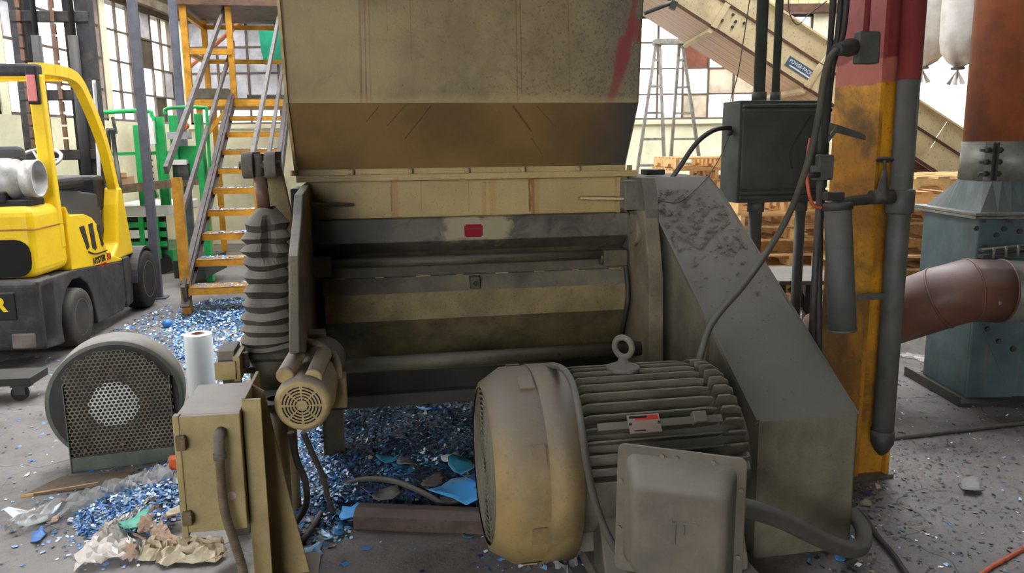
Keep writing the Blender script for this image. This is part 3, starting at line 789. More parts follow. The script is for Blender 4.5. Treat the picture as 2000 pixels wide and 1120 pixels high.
# the thick round bar across the front
l0, l1 = mb_(655, 716, -.2), mb_(1262, 681, -.2)
q = MB(MM); q.cyl((l0.x - .12, -.2, l0.z), (l1.x + .01, -.2, l0.z), .034, n=20); part('cross_bar', q, M['oily'], gr, label='thick round bar with dusty top across the front')
# legs
for (a, b) in ((-.93, .03), (.52, .03), (-.93, 1.0), (.52, 1.0)):
    q = MB(MM); q.box(a, a + .10, b, b + .02, 0, .32); q.box(a, a + .02, b, b + .12, 0, .32); q.box(a - .02, a + .12, b - .02, b + .14, 0, .015)
    part('leg', q, M['oily'], gr)
q = MB(MM); q.box(-.93, .60, .03, .16, .30, .36); part('base_beam', q, M['blackish'], gr)
# flywheel-side linkage between arm and belt guard
q = MB(MM)
s0, s1 = mb_(1296, 470, .0), mb_(1312, 640, -.05)
q.bar(s0, s1, .035, .05); q.cyl((s1.x - .03, s1.y, s1.z), (s1.x + .03, s1.y, s1.z), .03, n=14)
lk = part('link_rod', q, M['dusty'], gr, .004)
q = MB(MM); s2 = mb_(1308, 720, -.05); q.cyl(mb_(1307, 655, -.05), s2, .036, n=16); q.cyl(mb_(1309, 635, -.05), mb_(1308, 660, -.05), .024, n=16)
part('gas_strut', q, M['dusty'], gr)

# lifting cylinder with its rubber bellows
bC = -.36
cyl_a = lambda px, py: mb_(px, py, bC)
prof = []
crest = [(406, 16), (418, 26), (436, 41), (450, 36), (463, 47), (474, 36), (488, 49), (500, 36), (512, 46), (524, 35), (538, 45), (551, 36), (565, 46), (578, 37), (591, 47), (604, 39),
         (617, 50), (629, 42), (640, 53), (650, 45), (660, 56), (667, 50), (674, 57), (681, 53), (690, 55), (697, 42)]
base = cyl_a(524, 697); 
cxs = []
q = MB(MM)
nseg = 36
vs = []; fs = []
for i, (y, hw) in enumerate(crest):
    cx = 520 + (y - 400) / 290 * 6
    p = cyl_a(cx, y); r = hw / F_PX * (MM @ p).y * 1.03
    for k_ in range(nseg):
        a = 2 * math.pi * k_ / nseg
        rr = r * (1 + .04 * math.sin(3 * a + i * .7) + .025 * math.sin(5 * a + i))
        if 432 < y < 505: rr *= 1 - .34 * math.exp(-((((a - 4.85) + math.pi) % (2 * math.pi) - math.pi) / .22) ** 2)   # the dented fold
        vs.append((p.x + rr * math.cos(a), p.y + rr * math.sin(a), p.z + .003 * math.sin(a * 2 + i) + .002 * math.sin(a * 3 - i)))
for i in range(len(crest) - 1):
    for k_ in range(nseg):
        k2 = (k_ + 1) % nseg
        fs.append((i * nseg + k_, i * nseg + k2, (i + 1) * nseg + k2, (i + 1) * nseg + k_))
q.add(vs, fs, 0, False)
lc = part('bellows', q, M['rubber'], gr, label='dusty pleated rubber bellows boot')
t0, t1 = cyl_a(508, 345), cyl_a(516, 412)
q = MB(MM); q.cyl(t1, t0, .026, n=18); part('piston_rod', q, M['rust'], lc, label='rusty brown piston rod')
q = MB(MM); e0 = cyl_a(503, 318); q.cyl((e0.x, e0.y, e0.z - .06), (e0.x, e0.y, e0.z + .035), .019, .022, n=16); part('rod_eye', q, M['dusty'], lc)
for (x0, x1, r) in ((474, 496, .058), (518, 540, .058)):
    q = MB(MM); u0, u1 = cyl_a(x0, 322), cyl_a(x1, 322)
    q.cyl((u0.x, bC + .0, e0.z - .01), (u1.x, bC + .0, e0.z - .01), r * .92, n=22); q.box(u0.x, u1.x, bC, bC + .22, e0.z - .06, e0.z + .043)
    part('clevis', q, M['dusty'], lc, .003)
q = MB(MM); u0, u1 = cyl_a(467, 320), cyl_a(548, 320); q.cyl((u0.x, bC, e0.z - .01), (u1.x, bC, e0.z - .01), .017, n=12); part('clevis_pin', q, M['oily'], lc)
pl_ = [mb_(498, 300, -.14), mb_(540, 300, -.14), mb_(552, 340, -.14), mb_(572, 430, -.14), mb_(574, 560, -.14), mb_(552, 560, -.14), mb_(520, 400, -.14)]
q = MB(MM); q.plate(pl_, (0, 1, 0), .05); part('lever_arm', q, M['door_tan'], lc, .004)
q = MB(MM); b0 = cyl_a(527, 697); q.cyl((b0.x, bC, b0.z), (b0.x, bC, b0.z - .13), .085, .082, n=26); cb = part('cylinder_base', q, M['oily'], lc)
q = MB(MM); q.box(b0.x - .1, b0.x + .12, bC - .05, bC + .12, b0.z - .16, b0.z - .10); part('base_block', q, M['cream'], lc, .004)
q = MB(MM); q.cyl((b0.x + .05, bC + .0, 0), (b0.x + .05, bC + .0, b0.z - .16), .042, n=18); part('cylinder_post', q, M['pump'], lc)
# ------------------------------------------------------------------ belt guard
bg_ = thing('belt_guard', 'long sloping sheet-metal belt guard under thick grey dust, right of the granulator', 'belt guard', MM @ Matrix.Translation((.9, -.5, 0)))
GA0, GA1, GF = .70, 1.10, -1.165
def gz(b): return .55 + .615 * (b + 1.15)
prof = [(GF, .0), (GF, gz(GF)), (.10, gz(.10)), (.22, 1.375), (.75, 1.375), (.75, .55), (.2, .35), (-.1, .0)]
q = MB(MM)
inner = [(b, z) for b, z in prof]
n_ = len(prof)
# side sheets, then skin panels, each a part
q.prism(prof, 'x', GA0, GA0 + .006); part('side_sheet', q, M['guard'], bg_)
q = MB(MM); q.prism(prof, 'x', GA1 - .006, GA1); part('side_sheet', q, M['guard'], bg_)
def skin(nm, i, lab=None, t=.006, ext=0.0):
    (b0, z0), (b1, z1) = prof[i], prof[i + 1]
    q = MB(MM); q.plate([(GA0 - ext, b0, z0), (GA1 + ext, b0, z0), (GA1 + ext, b1, z1), (GA0 - ext, b1, z1)], (0, (z1 - z0), -(b1 - b0)), t)
    return part(nm, q, M['guard'], bg_, label=lab)
skin('front_panel', 0, 'upright front panel of the guard'); skin('slope_panel', 1, 'dust-covered sloping panel', ext=.008); skin('top_panel', 2); skin('top_panel', 3, 'flat dusty top'); skin('back_panel', 4)
q = MB(MM); q.bar((GA0 - .006, GF, gz(GF)), (GA0 - .006, .10, gz(.10)), .012, .02); part('edge_seam', q, M['guard'], bg_)
q = MB(MM); q.bar((GA0, GF + .45, gz(GF + .45) - .03), (GA0 - .012, GF + .45 + .0, gz(GF + .45) - .34), .014, .014); part('side_seam', q, M['guard'], bg_)
# caked crumbs of dust on the slope
dr = random.Random(5); q = MB(MM)
sl = Vector((0, 1, .615)).normalized(); nn = Vector((0, -.615, 1)).normalized()
for i in range(420):
    b = dr.gauss(-.12, .17) if i < 300 else dr.uniform(-1.1, .2)
    if b > .09 or b < -1.1: continue
    a = dr.uniform(GA0 + .02, GA1 - .03); c = Vector((a, b, gz(b))) + nn * .006
    r = dr.uniform(.003, .012) * (1.2 if i < 300 else .5)
    vs = [c + Vector((1, 0, 0)) * (r * math.cos(t_) * dr.uniform(.7, 1.6)) + sl * (r * math.sin(t_) * dr.uniform(.6, 1.1)) for t_ in (0, 1.26, 2.5, 3.8, 5.0)]
    top = c + nn * r * .5
    q.add(vs + [top], [(0, 1, 5), (1, 2, 5), (2, 3, 5), (3, 4, 5), (4, 0, 5)])
part('dust_crumbs', q, M['guard'], bg_, kind='stuff')
p0 = mb_(1282, 331, .35)
q = MB(MM); q.box(p0.x - .05, p0.x + .055, .36, .46, 1.382, 1.412); part('rubber_pad', q, M['cable_black'], None, .006, label='small black rubber block lying on the top of the belt guard', cat='block')

# ------------------------------------------------------------------ drive motor
MX0, MX1, MBx, MZ, MR = -.30, .665, -1.05, .415, .348
MF = MM @ Matrix.Translation((0, MBx, 0))           # axis along local x at height MZ
mo = thing('drive_motor', 'huge finned electric drive motor with a tan fan cover in front of the granulator', 'motor', MF @ Matrix.Translation((.2, 0, 0)))
AX = (1, 0, 0)
FC1 = -.025
q = MB(MF); q.lathe([(-.005, MR * .80), (0, MR * .86), (.075, MR), (.155, MR), (FC1 - MX0 - .09, MR * 1.005), (FC1 - MX0, MR * 1.005), (FC1 - MX0, MR * .94)], (MX0, 0, MZ), AX, 56, False)
fcov = part('fan_cover', q, M['fancover'], mo, label='round tan fan cover, dusty on top')
q = MB(MF); q.lathe([(FC1 - MX0 - .11, MR * 1.006), (FC1 - MX0 - .11, MR * 1.013), (FC1 - MX0 + .002, MR * 1.013), (FC1 - MX0 + .002, MR * 1.0)], (MX0, 0, MZ), AX, 56, False)
part('cover_band', q, M['fancover'], fcov)
for t in np.linspace(.3, 5.9, 8):
    q = MB(MF); d = Vector((0, math.cos(t), math.sin(t))); e = Vector((0, -math.sin(t), math.cos(t)))
    c = Vector((FC1 - .15, 0, MZ)) + d * MR * 1.004
    q.plate([c + e * -.035 + Vector((-.02, 0, 0)), c + e * .035 + Vector((-.02, 0, 0)), c + e * .035 + Vector((.03, 0, 0)), c + e * -.035 + Vector((.03, 0, 0))], d, .005); part('cover_tab', q, M['fancover'], fcov)
# grille in the end of the cover: concentric wire rings and spokes over a dark well
q = MB(MF); q.lathe([(.012, MR * .86), (.012, .001)], (MX0, 0, MZ), AX, 48, False); gw = part('grille_well', q, M['blackish'], mo)
for r in np.linspace(.05, MR * .76, 13):
    q = MB(MF); q.torus((MX0 + .002, 0, MZ), AX, r, .0045, 40, 5); part('grille_ring', q, M['motor'], gw)
for i in range(12):
    t = i * math.pi / 6; d = Vector((0, math.cos(t), math.sin(t)))
    q = MB(MF); q.cyl(Vector((MX0 + .002, 0, MZ)) + d * .03, Vector((MX0 + .002, 0, MZ)) + d * MR * .84, .004, n=6); part('grille_spoke', q, M['motor'], gw)
# body
RB = .268
q = MB(MF); q.lathe([(0, RB * .95), (.02, RB), (.44, RB), (.48, RB * 1.04), (.50, RB * 1.04), (.58, RB * .99), (.65, RB * .8), (.67, .14), (.71, .09)], (FC1, 0, MZ), AX, 48)
body = part('frame', q, M['motor'], mo)
fin_len = .475
mesh_fin = None
nf = 46
for i in range(nf):
    t = 2 * math.pi * i / nf + .02
    if 3.45 < t < 4.15 or 5.1 < t < 5.9: continue                      # the feet
    if 3.05 < t < 3.5: continue                                         # terminal box neck side
    d = Vector((0, math.cos(t), math.sin(t))); e = Vector((0, -math.sin(t), math.cos(t)))
    c = Vector((FC1 + .03, 0, MZ))
    R1 = .332
    q = MB(MF)
    pts = [c + d * (RB - .01), c + d * (R1 - .015), c + d * R1 + Vector((.02, 0, 0)), c + d * R1 + Vector((fin_len - .04, 0, 0)), c + d * (R1 - .008) + Vector((fin_len, 0, 0)), c + d * (RB - .01) + Vector((fin_len, 0, 0))]
    q.plate([p_ - e * .004 for p_ in pts], e, .008)
    part('cooling_fin', q, M['motor'], body, .003)
    c2 = c + Vector((fin_len + .018, 0, 0))
    if True:
        q = MB(MF)
        pts = [c2 + d * (RB - .02), c2 + d * R1, c2 + d * R1 + Vector((.045, 0, 0)), c2 + d * (R1 - .02) + Vector((.075, 0, 0)), c2 + d * (R1 - .09) + Vector((.105, 0, 0)), c2 + d * (RB - .1) + Vector((.105, 0, 0))]
        q.plate([p_ - e * .005 for p_ in pts], e, .010)
        part('end_bell_fin', q, M['motor'], body, .004)
# eyebolt
p = mb_(1217, 700, MBx)
ex = p.x
q = MB(MF); q.lathe([(0, .062), (.012, .062), (.016, .05), (.03, .02), (.045, .016)], (ex, 0, MZ + .322), (0, 0, 1), 20)
q.torus((ex, 0, MZ + .322 + .085), (.75, .65, 0), .036, .0115, 22, 8); part('eyebolt', q, M['dusty'], mo)
# nameplate on the front upper quarter
t = math.radians(142)
pn = mb_(1260, 805, MBx - .27); d = Vector((0, -.78, .62)); e = Vector((0, .62, .78)); c = Vector((pn.x, 0, MZ)) + d * .338
q = MB(MF); q.plate([c + Vector((sx * .056, 0, 0)) + e * (sz * .032) for sx, sz in ((-1, -1), (1, -1), (1, 1), (-1, 1))], d, .004); npl = part('nameplate', q, M['plate_grey'], mo, .001, label='silver motor nameplate with a red and black heading')
q = MB(MF); q.plate([c + d * .004 + Vector((sx, 0, 0)) + e * z_ for sx, z_ in ((-.03, .012), (.05, .012), (.05, .027), (-.03, .027))], d, .001); part('heading', q, M['plate_red'], npl)
q = MB(MF); q.plate([c + d * .004 + Vector((sx, 0, 0)) + e * z_ for sx, z_ in ((-.05, .019), (.012, .019), (.012, .027), (-.05, .027))], d, .0014); part('heading_black', q, M['blackplate'], npl)
q = MB(MF)
q.plate([c + d * .004 + Vector((sx, 0, 0)) + e * z_ for sx, z_ in ((-.04, -.026), (.0, -.026), (.0, -.022), (-.04, -.022))], d, .001); part('print', q, M['ink'], npl)
for sx in (-.05, .05):
    q = MB(MF); q.cyl(c + d * .003 + Vector((sx, 0, 0)), c + d * .008 + Vector((sx, 0, 0)), .005, n=8); part('screw', q, M['bolt'], npl)
q = MB(MF); q.plate([c - d * .012 + Vector((sx, 0, 0)) + e * z_ for sx, z_ in ((-.16, -.012), (.28, -.012), (.28, .014), (-.16, .014))], d, .01); part('plate_strip', q, M['motor'], mo)
cl = c + Vector((.165, 0, 0))
q = MB(MF); q.plate([cl + Vector((sx, 0, 0)) + e * z_ for sx, z_ in ((0, -.02), (.05, -.02), (.05, .022), (0, .022))], d, .03); part('lug', q, M['motor'], mo, .005)
# feet and slide base
for s_, b in (('f', -.24), ('b', .24)):
    for a in (.12, .5):
        q = MB(MF); q.prism([(b - .07, .075), (b + .07, .075), (b + .07, .11), (b * .75 + .04, .30), (b * .75 - .04, .30), (b - .07, .11)], 'x', a - .06, a + .08); ft = part('foot', q, M['motor'], mo, .006)
        q = MB(MF); q.cyl((a + .01, b - .035, .11), (a + .01, b - .035, .16), .02, n=6, sm=False); part('foot_bolt', q, M['dusty'], ft)
for a in (.05, .43):
    q = MB(MF); q.box(a, a + .18, -.42, .38, 0.02, .075); rl = part('slide_rail', q, M['dusty'], mo, .004)
    q = MB(MF); q.box(a + .09, a + .115, -.415, -.36, .0755, .0762); part('slot_shade', q, M['slot_shade'], rl)
q = MB(MF); q.box(-.02, .70, -.42, -.34, 0, .02); q.box(-.02, .70, .3, .38, 0, .02); part('base_plate', q, M['dusty'], mo)
# terminal box
TC = MF.inverted() @ PY(1325, 985, 2.17)
TF = frame(PY(1326, 1006, 2.09), math.radians(-21), math.radians(-4))
tb_w, tb_h = .178, .188
def rrect(w, h, r, y, k_=5, dx=0, dz=0):
    out = []
    for cx, cz, a0 in ((w - r, h - r, 0), (-w + r, h - r, 90), (-w + r, -h + r, 180), (w - r, -h + r, 270)):
        for i in range(k_): 
            a = math.radians(a0 + 90 * i / (k_ - 1)); out.append((cx + r * math.cos(a) + dx, y, cz + r * math.sin(a) + dz))
    return out
def loft(q, rings, mi=0, sm=True, cap0=False, cap1=True):
    n_ = len(rings[0]); vs = [v for r_ in rings for v in r_]; fs = []
    for i in range(len(rings) - 1):
        for k_ in range(n_):
            k2 = (k_ + 1) % n_; fs.append((i * n_ + k_, i * n_ + k2, (i + 1) * n_ + k2, (i + 1) * n_ + k_))
    q.add(vs, fs, mi, sm); o = len(q.v) - len(vs)
    if cap1: q.f.append([o + (len(rings) - 1) * n_ + k_ for k_ in range(n_)]); q.mi.append(mi); q.sm.append(False)
    if cap0: q.f.append([o + k_ for k_ in range(n_)][::-1]); q.mi.append(mi); q.sm.append(False)
q = MB(TF); loft(q, [rrect(tb_w, tb_h, .02, .0), rrect(tb_w, tb_h, .02, -.010)], cap0=True, sm=False)
tb = part('terminal_box', q, M['tbox'], mo, .002, label='dusty motor terminal box with a bulging cover')
q = MB(TF); loft(q, [rrect(.154, .164, .03, -.009), rrect(.146, .155, .035, -.03, dz=-.004, dx=.004), rrect(.128, .135, .035, -.105, dz=-.012, dx=.016), rrect(.120, .127, .035, -.118, dz=-.013, dx=.017), rrect(.104, .110, .03, -.122, dz=-.013, dx=.017)])
part('box_cover', q, M['tbox'], tb)
for (x_, z_) in ((-.166, .08), (-.166, -.06), (-.05, .167), (-.01, .167), (.09, .167), (.166, -.09), (.166, .1)):
    q = MB(TF); q.hexbolt((x_, -.010, z_), (0, -1, 0), .0065, .006); part('cover_bolt', q, M['dusty'], tb)
q = MB(TF); q.box(.0, .012, -.125, -.119, -.035, .03); q.box(.028, .034, -.125, -.119, -.005, .03); q.box(.0, .07, -.125, -.119, .024, .03); part('embossed_mark', q, M['tbox'], tb, .001)
q = MB(TF); loft(q, [rrect(.13, .13, .02, .0), rrect(.13, .13, .02, .10), rrect(.11, .11, .02, .16)], cap0=False); part('box_back', q, M['tbox'], tb)
q = MB(); a_, b_ = PY(1330, 905, 2.3), PY(1290, 920, 2.62); q.bar(PY(1310, 940, 2.3), PY(1290, 930, 2.68), .16, .16); part('box_neck', q, M['motor'], tb, .01)
q = MB(); q.bar(PY(1160, 960, 2.45), PY(1200, 960, 2.5), .13, .2, (0, 0, 1)); 
# big flex conduit from the terminal box to the right and round the guard
q = MB()
q.tube([PY(1440, 990, 2.25), PY(1475, 998, 2.3), PY(1530, 1018, 2.4), PY(1590, 1048, 2.5), PY(1650, 1072, 2.58), PY(1682, 1068, 2.68), PY(1686, 1035, 2.8), PY(1665, 1005, 2.92)], .030, 14)
part('motor_conduit', q, M['cable'], None, label='thick dusty grey conduit curling from the terminal box round the guard foot', cat='conduit')
# thin cable looped over the motor beside the fan cover
q = MB()
pts = [mb_(1066, 716, -1.02), mb_(1094, 718, -1.12), mb_(1116, 745, -1.24), mb_(1129, 795, -1.37), mb_(1138, 850, -1.43), mb_(1146, 905, -1.45), mb_(1157, 960, -1.45), mb_(1176, 1020, -1.45), mb_(1203, 1075, -1.46), mb_(1245, 1135, -1.47)]
pts = [MM @ p_ for p_ in pts]
q.tube(pts, .012, 8, 5)
part('motor_cable', q, M['cable'], None, label='grey cable looped over the motor and falling past the terminal box', cat='cable')

# ------------------------------------------------------------------ hydraulic pump unit
def at(px, py, b): return mb_(px, py, b)
PB = -1.02
pc = at(590, 792, PB)
hu = thing('hydraulic_pump', 'small cream hydraulic pump motor with a slotted round fan cover and two capacitor covers', 'pump', MM @ Matrix.Translation((pc.x, PB + .2, 0)))
R_ = .0985
axd = Vector((.12, 1, .05)).normalized()
q = MB(MM); q.lathe([(-.004, R_ * .82), (0, R_ * .9), (.012, R_ * .985), (.03, R_), (.11, R_), (.115, R_ * .92), (.30, R_ * .92), (.32, R_ * .7)], pc, axd, 44)
pm = part('motor_shell', q, M['pump'], hu, label='round cream fan cover with dust on top')
e1 = axd.cross(Vector((0, 0, 1))).normalized(); e2 = e1.cross(axd)
q = MB(MM); q.cyl(pc - axd * .0045, pc - axd * .0035, R_ * .82, n=44)
for ri, r in enumerate((.022, .033, .044, .055, .066)):
    nslot = 8
    for k_ in range(nslot):
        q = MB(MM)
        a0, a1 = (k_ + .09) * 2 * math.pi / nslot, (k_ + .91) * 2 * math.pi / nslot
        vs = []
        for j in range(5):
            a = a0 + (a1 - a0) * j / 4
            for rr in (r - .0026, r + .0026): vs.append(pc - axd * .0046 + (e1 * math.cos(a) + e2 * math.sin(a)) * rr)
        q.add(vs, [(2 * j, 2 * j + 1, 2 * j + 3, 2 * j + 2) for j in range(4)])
        part('vent_slot', q, M['slot_shade'], pm)  # vent openings drawn as flat strips in the shade's black
for (x0, y0, x1, y1) in ((556, 735, 582, 690), (612, 738, 634, 688)):
    p0, p1 = at(x0, y0, PB + .03), at(x1, y1, PB + .22)
    q = MB(MM); dd = p1 - p0; q.lathe([(0, .026), (.004, .029), (.02, .030), (dd.length - .02, .030), (dd.length - .004, .025), (dd.length, .015)], p0, dd, 22); part('capacitor_cover', q, M['pump'], hu)
    q = MB(MM); q.lathe([(-.002, .024), (.0, .0305), (.012, .031)], p0, dd, 22); part('capacitor_cap', q, M['pump'], hu)
q = MB(MM); pr_ = at(628, 690, PB + .36); q.lathe([(-.08, .075), (-.02, .085), (.05, .085), (.07, .06)], pr_ - Vector((0, 0, .03)), axd, 30); part('pump_body', q, M['dusty'], hu, .004)
q = MB(MM); q.tube([at(575, 705, PB + .3), at(578, 680, PB + .3), at(600, 668, PB + .32), at(630, 678, PB + .3), at(648, 700, PB + .3)], .013, 10); part('pump_hose', q, M['pump'], hu)
p = at(616, 665, PB + .42); q = MB(MM); q.box(p.x - .035, p.x + .04, p.y - .04, p.y + .05, p.z - .05, p.z + .035); part('pump_block', q, M['dusty'], hu, .004)
p0, p1 = at(642, 742, PB + .2), at(678, 797, PB + .2); q = MB(MM); q.box(p0.x, p1.x, p0.y, p0.y + .1, p1.z, p0.z); part('valve_block', q, M['boxcream'], hu, .003)
q = MB(MM); q.tube([at(650, 690, PB + .3), at(660, 715, PB + .25), at(662, 748, PB + .22)], .014, 10); q.lathe([(0, .02), (.02, .02)], at(662, 750, PB + .22), (0, 0, 1), 6); part('pump_elbow', q, M['pump'], hu)
p0 = at(560, 740, PB + .32); q = MB(MM); q.box(p0.x - .12, p0.x + .14, p0.y, p0.y + .2, p0.z - .13, p0.z - .10); part('pump_shelf', q, M['oily'], hu, .003)
ps_ = at(545, 860, p0.y + .08); q = MB(MM); q.cyl((ps_.x, ps_.y, 0), (ps_.x, ps_.y, p0.z - .10), .036, n=20); part('stand_pipe', q, M['pump'], hu)
# left valve manifold with a plug
vb = thing('valve_manifold', 'dusty cream valve block with a plug fitting beside the bellows foot', 'valve block', MM @ Matrix.Translation((at(447, 715, -.6).x, -.55, 0)))
p0, p1 = at(418, 715, -.62), at(462, 742, -.62); q = MB(MM); q.box(p0.x, p1.x, -.62, -.40, p1.z, p0.z + .012); part('block', q, M['boxcream'], vb, .003)
q = MB(MM); q.box(p0.x + .01, p1.x - .006, -.60, -.44, p0.z + .012, p0.z + .05); part('cap_plate', q, M['dusty'], vb, .004)
q = MB(MM); q.box(p1.x - .01, p1.x + .014, -.61, -.45, p1.z - .01, p0.z + .03); part('bracket', q, M['cream'], vb)
for (x_, y_, r_) in ((449, 690, .016), (478, 698, .015)):
    p = at(x_, y_, -.52); q = MB(MM); q.cyl((p.x, p.y, p.z - .04), (p.x, p.y, p.z - .01), r_ * 1.2, n=10); q.cyl((p.x, p.y, p.z - .01), (p.x, p.y, p.z + .02), r_, n=12); part('plug', q, M['dusty'], vb)
q = MB(MM); u0, u1 = at(462, 724, -.5), at(496, 724, -.45); q.cyl(u0, u1, .013, n=10); part('pipe', q, M['oily'], vb)
q = MB(MM); q.box(p0.x + .02, p1.x, -.58, -.5, 0, p1.z); part('stand', q, M['oily'], vb)
# hoses under the pump
for nm, pts, r_, lab in (('hydraulic_hose', [(568, 845, -.80), (580, 900, -.78), (596, 940, -.76), (598, 985, -.74), (578, 1020, -.72), (545, 1050, -.72), (515, 1062, -.74)], .013, 'hydraulic hose bending left under the pump motor'),
                         ('hydraulic_hose', [(592, 845, -.80), (612, 890, -.76), (630, 930, -.72), (640, 970, -.68), (650, 1000, -.66)], .011, 'straight slanting hydraulic hose under the pump motor'),
                         ):
    q = MB(MM); q.tube([at(*p_) for p_ in pts], r_, 9); part(nm, q, M['cable'], None, label=lab, cat='hose')
q = MB(); q.tube([G(515, 1100, .012), G(560, 1080, .012), G(600, 1045, .012), G(640, 985, .03), G(672, 950, .06), G(720, 936, .09), G(775, 942, .10), G(830, 965, .07), G(870, 985, .045), G(905, 975, .06), G(940, 948, .1)], .013, 9)
part('floor_hose', q, M['cable'], None, label='brown hose arching over the blue flakes beside the timber', cat='hose')

# ------------------------------------------------------------------ control box on its stand
cb = thing('control_box', 'cream steel control box on a tapered bracket post in the left foreground', 'control box', Vector((-.78, 2.45, 0)))
zt_ = .70
F0, F1, F2 = G(340, 816, zt_), G(466, 808, zt_), G(400, 744, zt_)
ex_ = (F1 - F0).normalized(); wbox = (F1 - F0).length
dep = .36
BF = Matrix.Translation(F0) @ Matrix.Rotation(math.atan2(ex_.y, ex_.x), 4, 'Z')
hb = .405
q = MB(BF); q.box(0, wbox, .018, dep, -hb, 0); bx_ = part('box_body', q, M['boxcream'], cb, .003)
q = MB(BF); q.box(.012, wbox + .002, .0, .018, -hb + .004, .0); dr_ = part('box_door', q, M['boxcream'], cb, .003)
q = MB(BF); q.box(-.006, .014, -.004, .03, -hb - .01, .004); part('hinge_strip', q, M['boxcream'], cb, .003)
for z_ in (-.085, -.345):
    q = MB(BF); q.box(.0, .03, -.016, .004, z_ - .025, z_ + .025); q.box(.022, .034, -.03, .0, z_ - .018, z_ + .018); part('latch', q, M['conduit'], dr_, .003)
q = MB(BF); q.cyl((wbox * .80, -.003, -.28), (wbox * .80, .002, -.28), .014, n=20); part('knockout', q, M['plate_grey'], dr_)
ec = Vector((wbox * .70, -.035, -.07))
q = MB(BF); q.tube([ec + Vector((0, .045, .012)), ec + Vector((0, .01, .012)), ec + Vector((0, -.005, -.005)), ec + Vector((0, -.008, -.05))], .0175, 12); part('conduit_elbow', q, M['dusty'], cb)
q = MB(BF); q.lathe([(0, .021), (.02, .021)], ec + Vector((0, -.008, -.065)), (0, 0, 1), 8); part('conduit_nut', q, M['dusty'], cb)
pts = [ec + Vector((0, -.008, -.06)), ec + Vector((-.002, -.008, -.16)), ec + Vector((.003, -.01, -.25)), ec + Vector((.02, -.012, -.33)), ec + Vector((.04, -.015, -.42)), ec + Vector((.05, -.015, -.50)), ec + Vector((.05, -.01, -.62))]
P_ = smooth_path(pts, 8); q = MB(BF); q.tube(P_, .0135, 12, smoothp=False)
for i in range(0, len(P_) - 1):
    for f_ in (0.0, .5):
        c_ = P_[i].lerp(P_[i + 1], f_); q.torus(c_, P_[i + 1] - P_[i], .0135, .0022, 10, 4)
part('conduit', q, M['conduit'], cb, kind='stuff', label='ribbed flexible conduit')
# post: a channel facing left plus a tapering gusset plate
tp = BF.inverted() @ G(498, 735, .73)
q = MB(BF)
x0_ = wbox + .004
q.box(x0_, x0_ + .012, .05, .075 + .30, -.70, .035); q.box(x0_, x0_ + .06, .045, .06, -.70, .03)
part('post_channel', q, M['boxcream'], cb, .002)
q = MB(BF); q.prism([(x0_ + .012, .035), (x0_ + .05, .01), (x0_ + .115, -.40), (x0_ + .17, -.70), (x0_ + .012, -.70)], 'y', .20, .212); part('gusset', q, M['boxcream'], cb, .002)
q = MB(BF); q.box(x0_ - .05, x0_ + .2, 0, .4, -.702, -.69); part('foot_plate', q, M['boxcream'], cb)

# ------------------------------------------------------------------ guarded blower
B0, B1 = G(140, 925), G(345, 900)
bx = (B1 - B0).normalized(); bw = (B1 - B0).length
LF = Matrix.Translation(B0) @ Matrix.Rotation(math.atan2(bx.y, bx.x), 4, 'Z')
bl = thing('blower', 'round grey-green blower housing with a perforated inlet guard on the floor', 'blower', LF @ Matrix.Translation((bw / 2, .1, 0)))
cr = .305; cc = Vector((bw * .46, .035, .325))
q = MB(LF); q.lathe([(0, cr * .72), (0, cr), (.004, cr + .004), (.20, cr + .004), (.205, cr), (.205, .05)], cc, (0, 1, 0), 56, False)
hs_ = part('housing', q, M['blower_green'], bl, label='round fan housing with dusty top')
gx0, gx1, gz1 = -.0, bw, .53
q = MB(LF)
q.box(gx0, gx0 + .004, -.006, .05, .0, .44); q.box(gx1 - .004, gx1, -.006, .05, 0, .44); q.box(gx0, gx1, 0, .004, 0, .075); q.box(gx0, gx1, 0, .22, 0, .004)
part('guard_frame', q, M['blower_green'], bl)
# perforated sheet: a lattice of real hexagonal holes, cut to the guard's outline
def in_guard(x, z):
    if not (gx0 < x < gx1 and z > .07): return False
    dx = x - cc.x; dz = z - .30
    dz = z - .325
    return (dx * dx + dz * dz < .268 ** 2) or z < .42
verts, faces, mi_ = [], [], []
pit = .0205; row = pit * .866; Ro = pit / math.sqrt(3); Ri = Ro * .66
zc_ = .07; j = 0
while zc_ < .60:
    x = gx0 + (pit / 2 if j % 2 else 0)
    while x < gx1:
        if in_guard(x, zc_):
            o = len(verts)
            for R__ in (Ro, Ri):
                for k_ in range(6):
                    a = math.radians(60 * k_ + 30); verts.append((x + R__ * math.cos(a), .0 if R__ == Ro else -.0005, zc_ + R__ * math.sin(a)))
            bright = (x - cc.x) ** 2 + (zc_ - .325) ** 2 < .108 ** 2
            for k_ in range(6):
                faces.append((o + k_, o + (k_ + 1) % 6, o + 6 + (k_ + 1) % 6, o + 6 + k_)); mi_.append(1 if bright else 0)
        x += pit
    zc_ += row; j += 1
q = MB(LF); q.add(verts, faces); q.mi = mi_
part('perforated_guard', q, [M['mesh'], M['mesh_bright']], bl, kind='stuff', label='perforated sheet guard, bright where the air wipes it')
q = MB(LF); q.box(gx0 + .004, gx1 - .004, .030, .034, .004, .43); q.lathe([(-.002, .001), (-.002, cr * .95)], cc, (0, 1, 0), 40, False); part('hole_shade_plate', q, M['blackish'], bl)  # black backing added so the guard holes look dark
for (x_, z_) in ((bw * .46, .50), (bw * .5, .12), (bw * .15, .11)):
    q = MB(LF); q.hexbolt((x_, -.002, z_), (0, -1, 0), .009, .007); part('guard_screw', q, M['conduit'], bl)
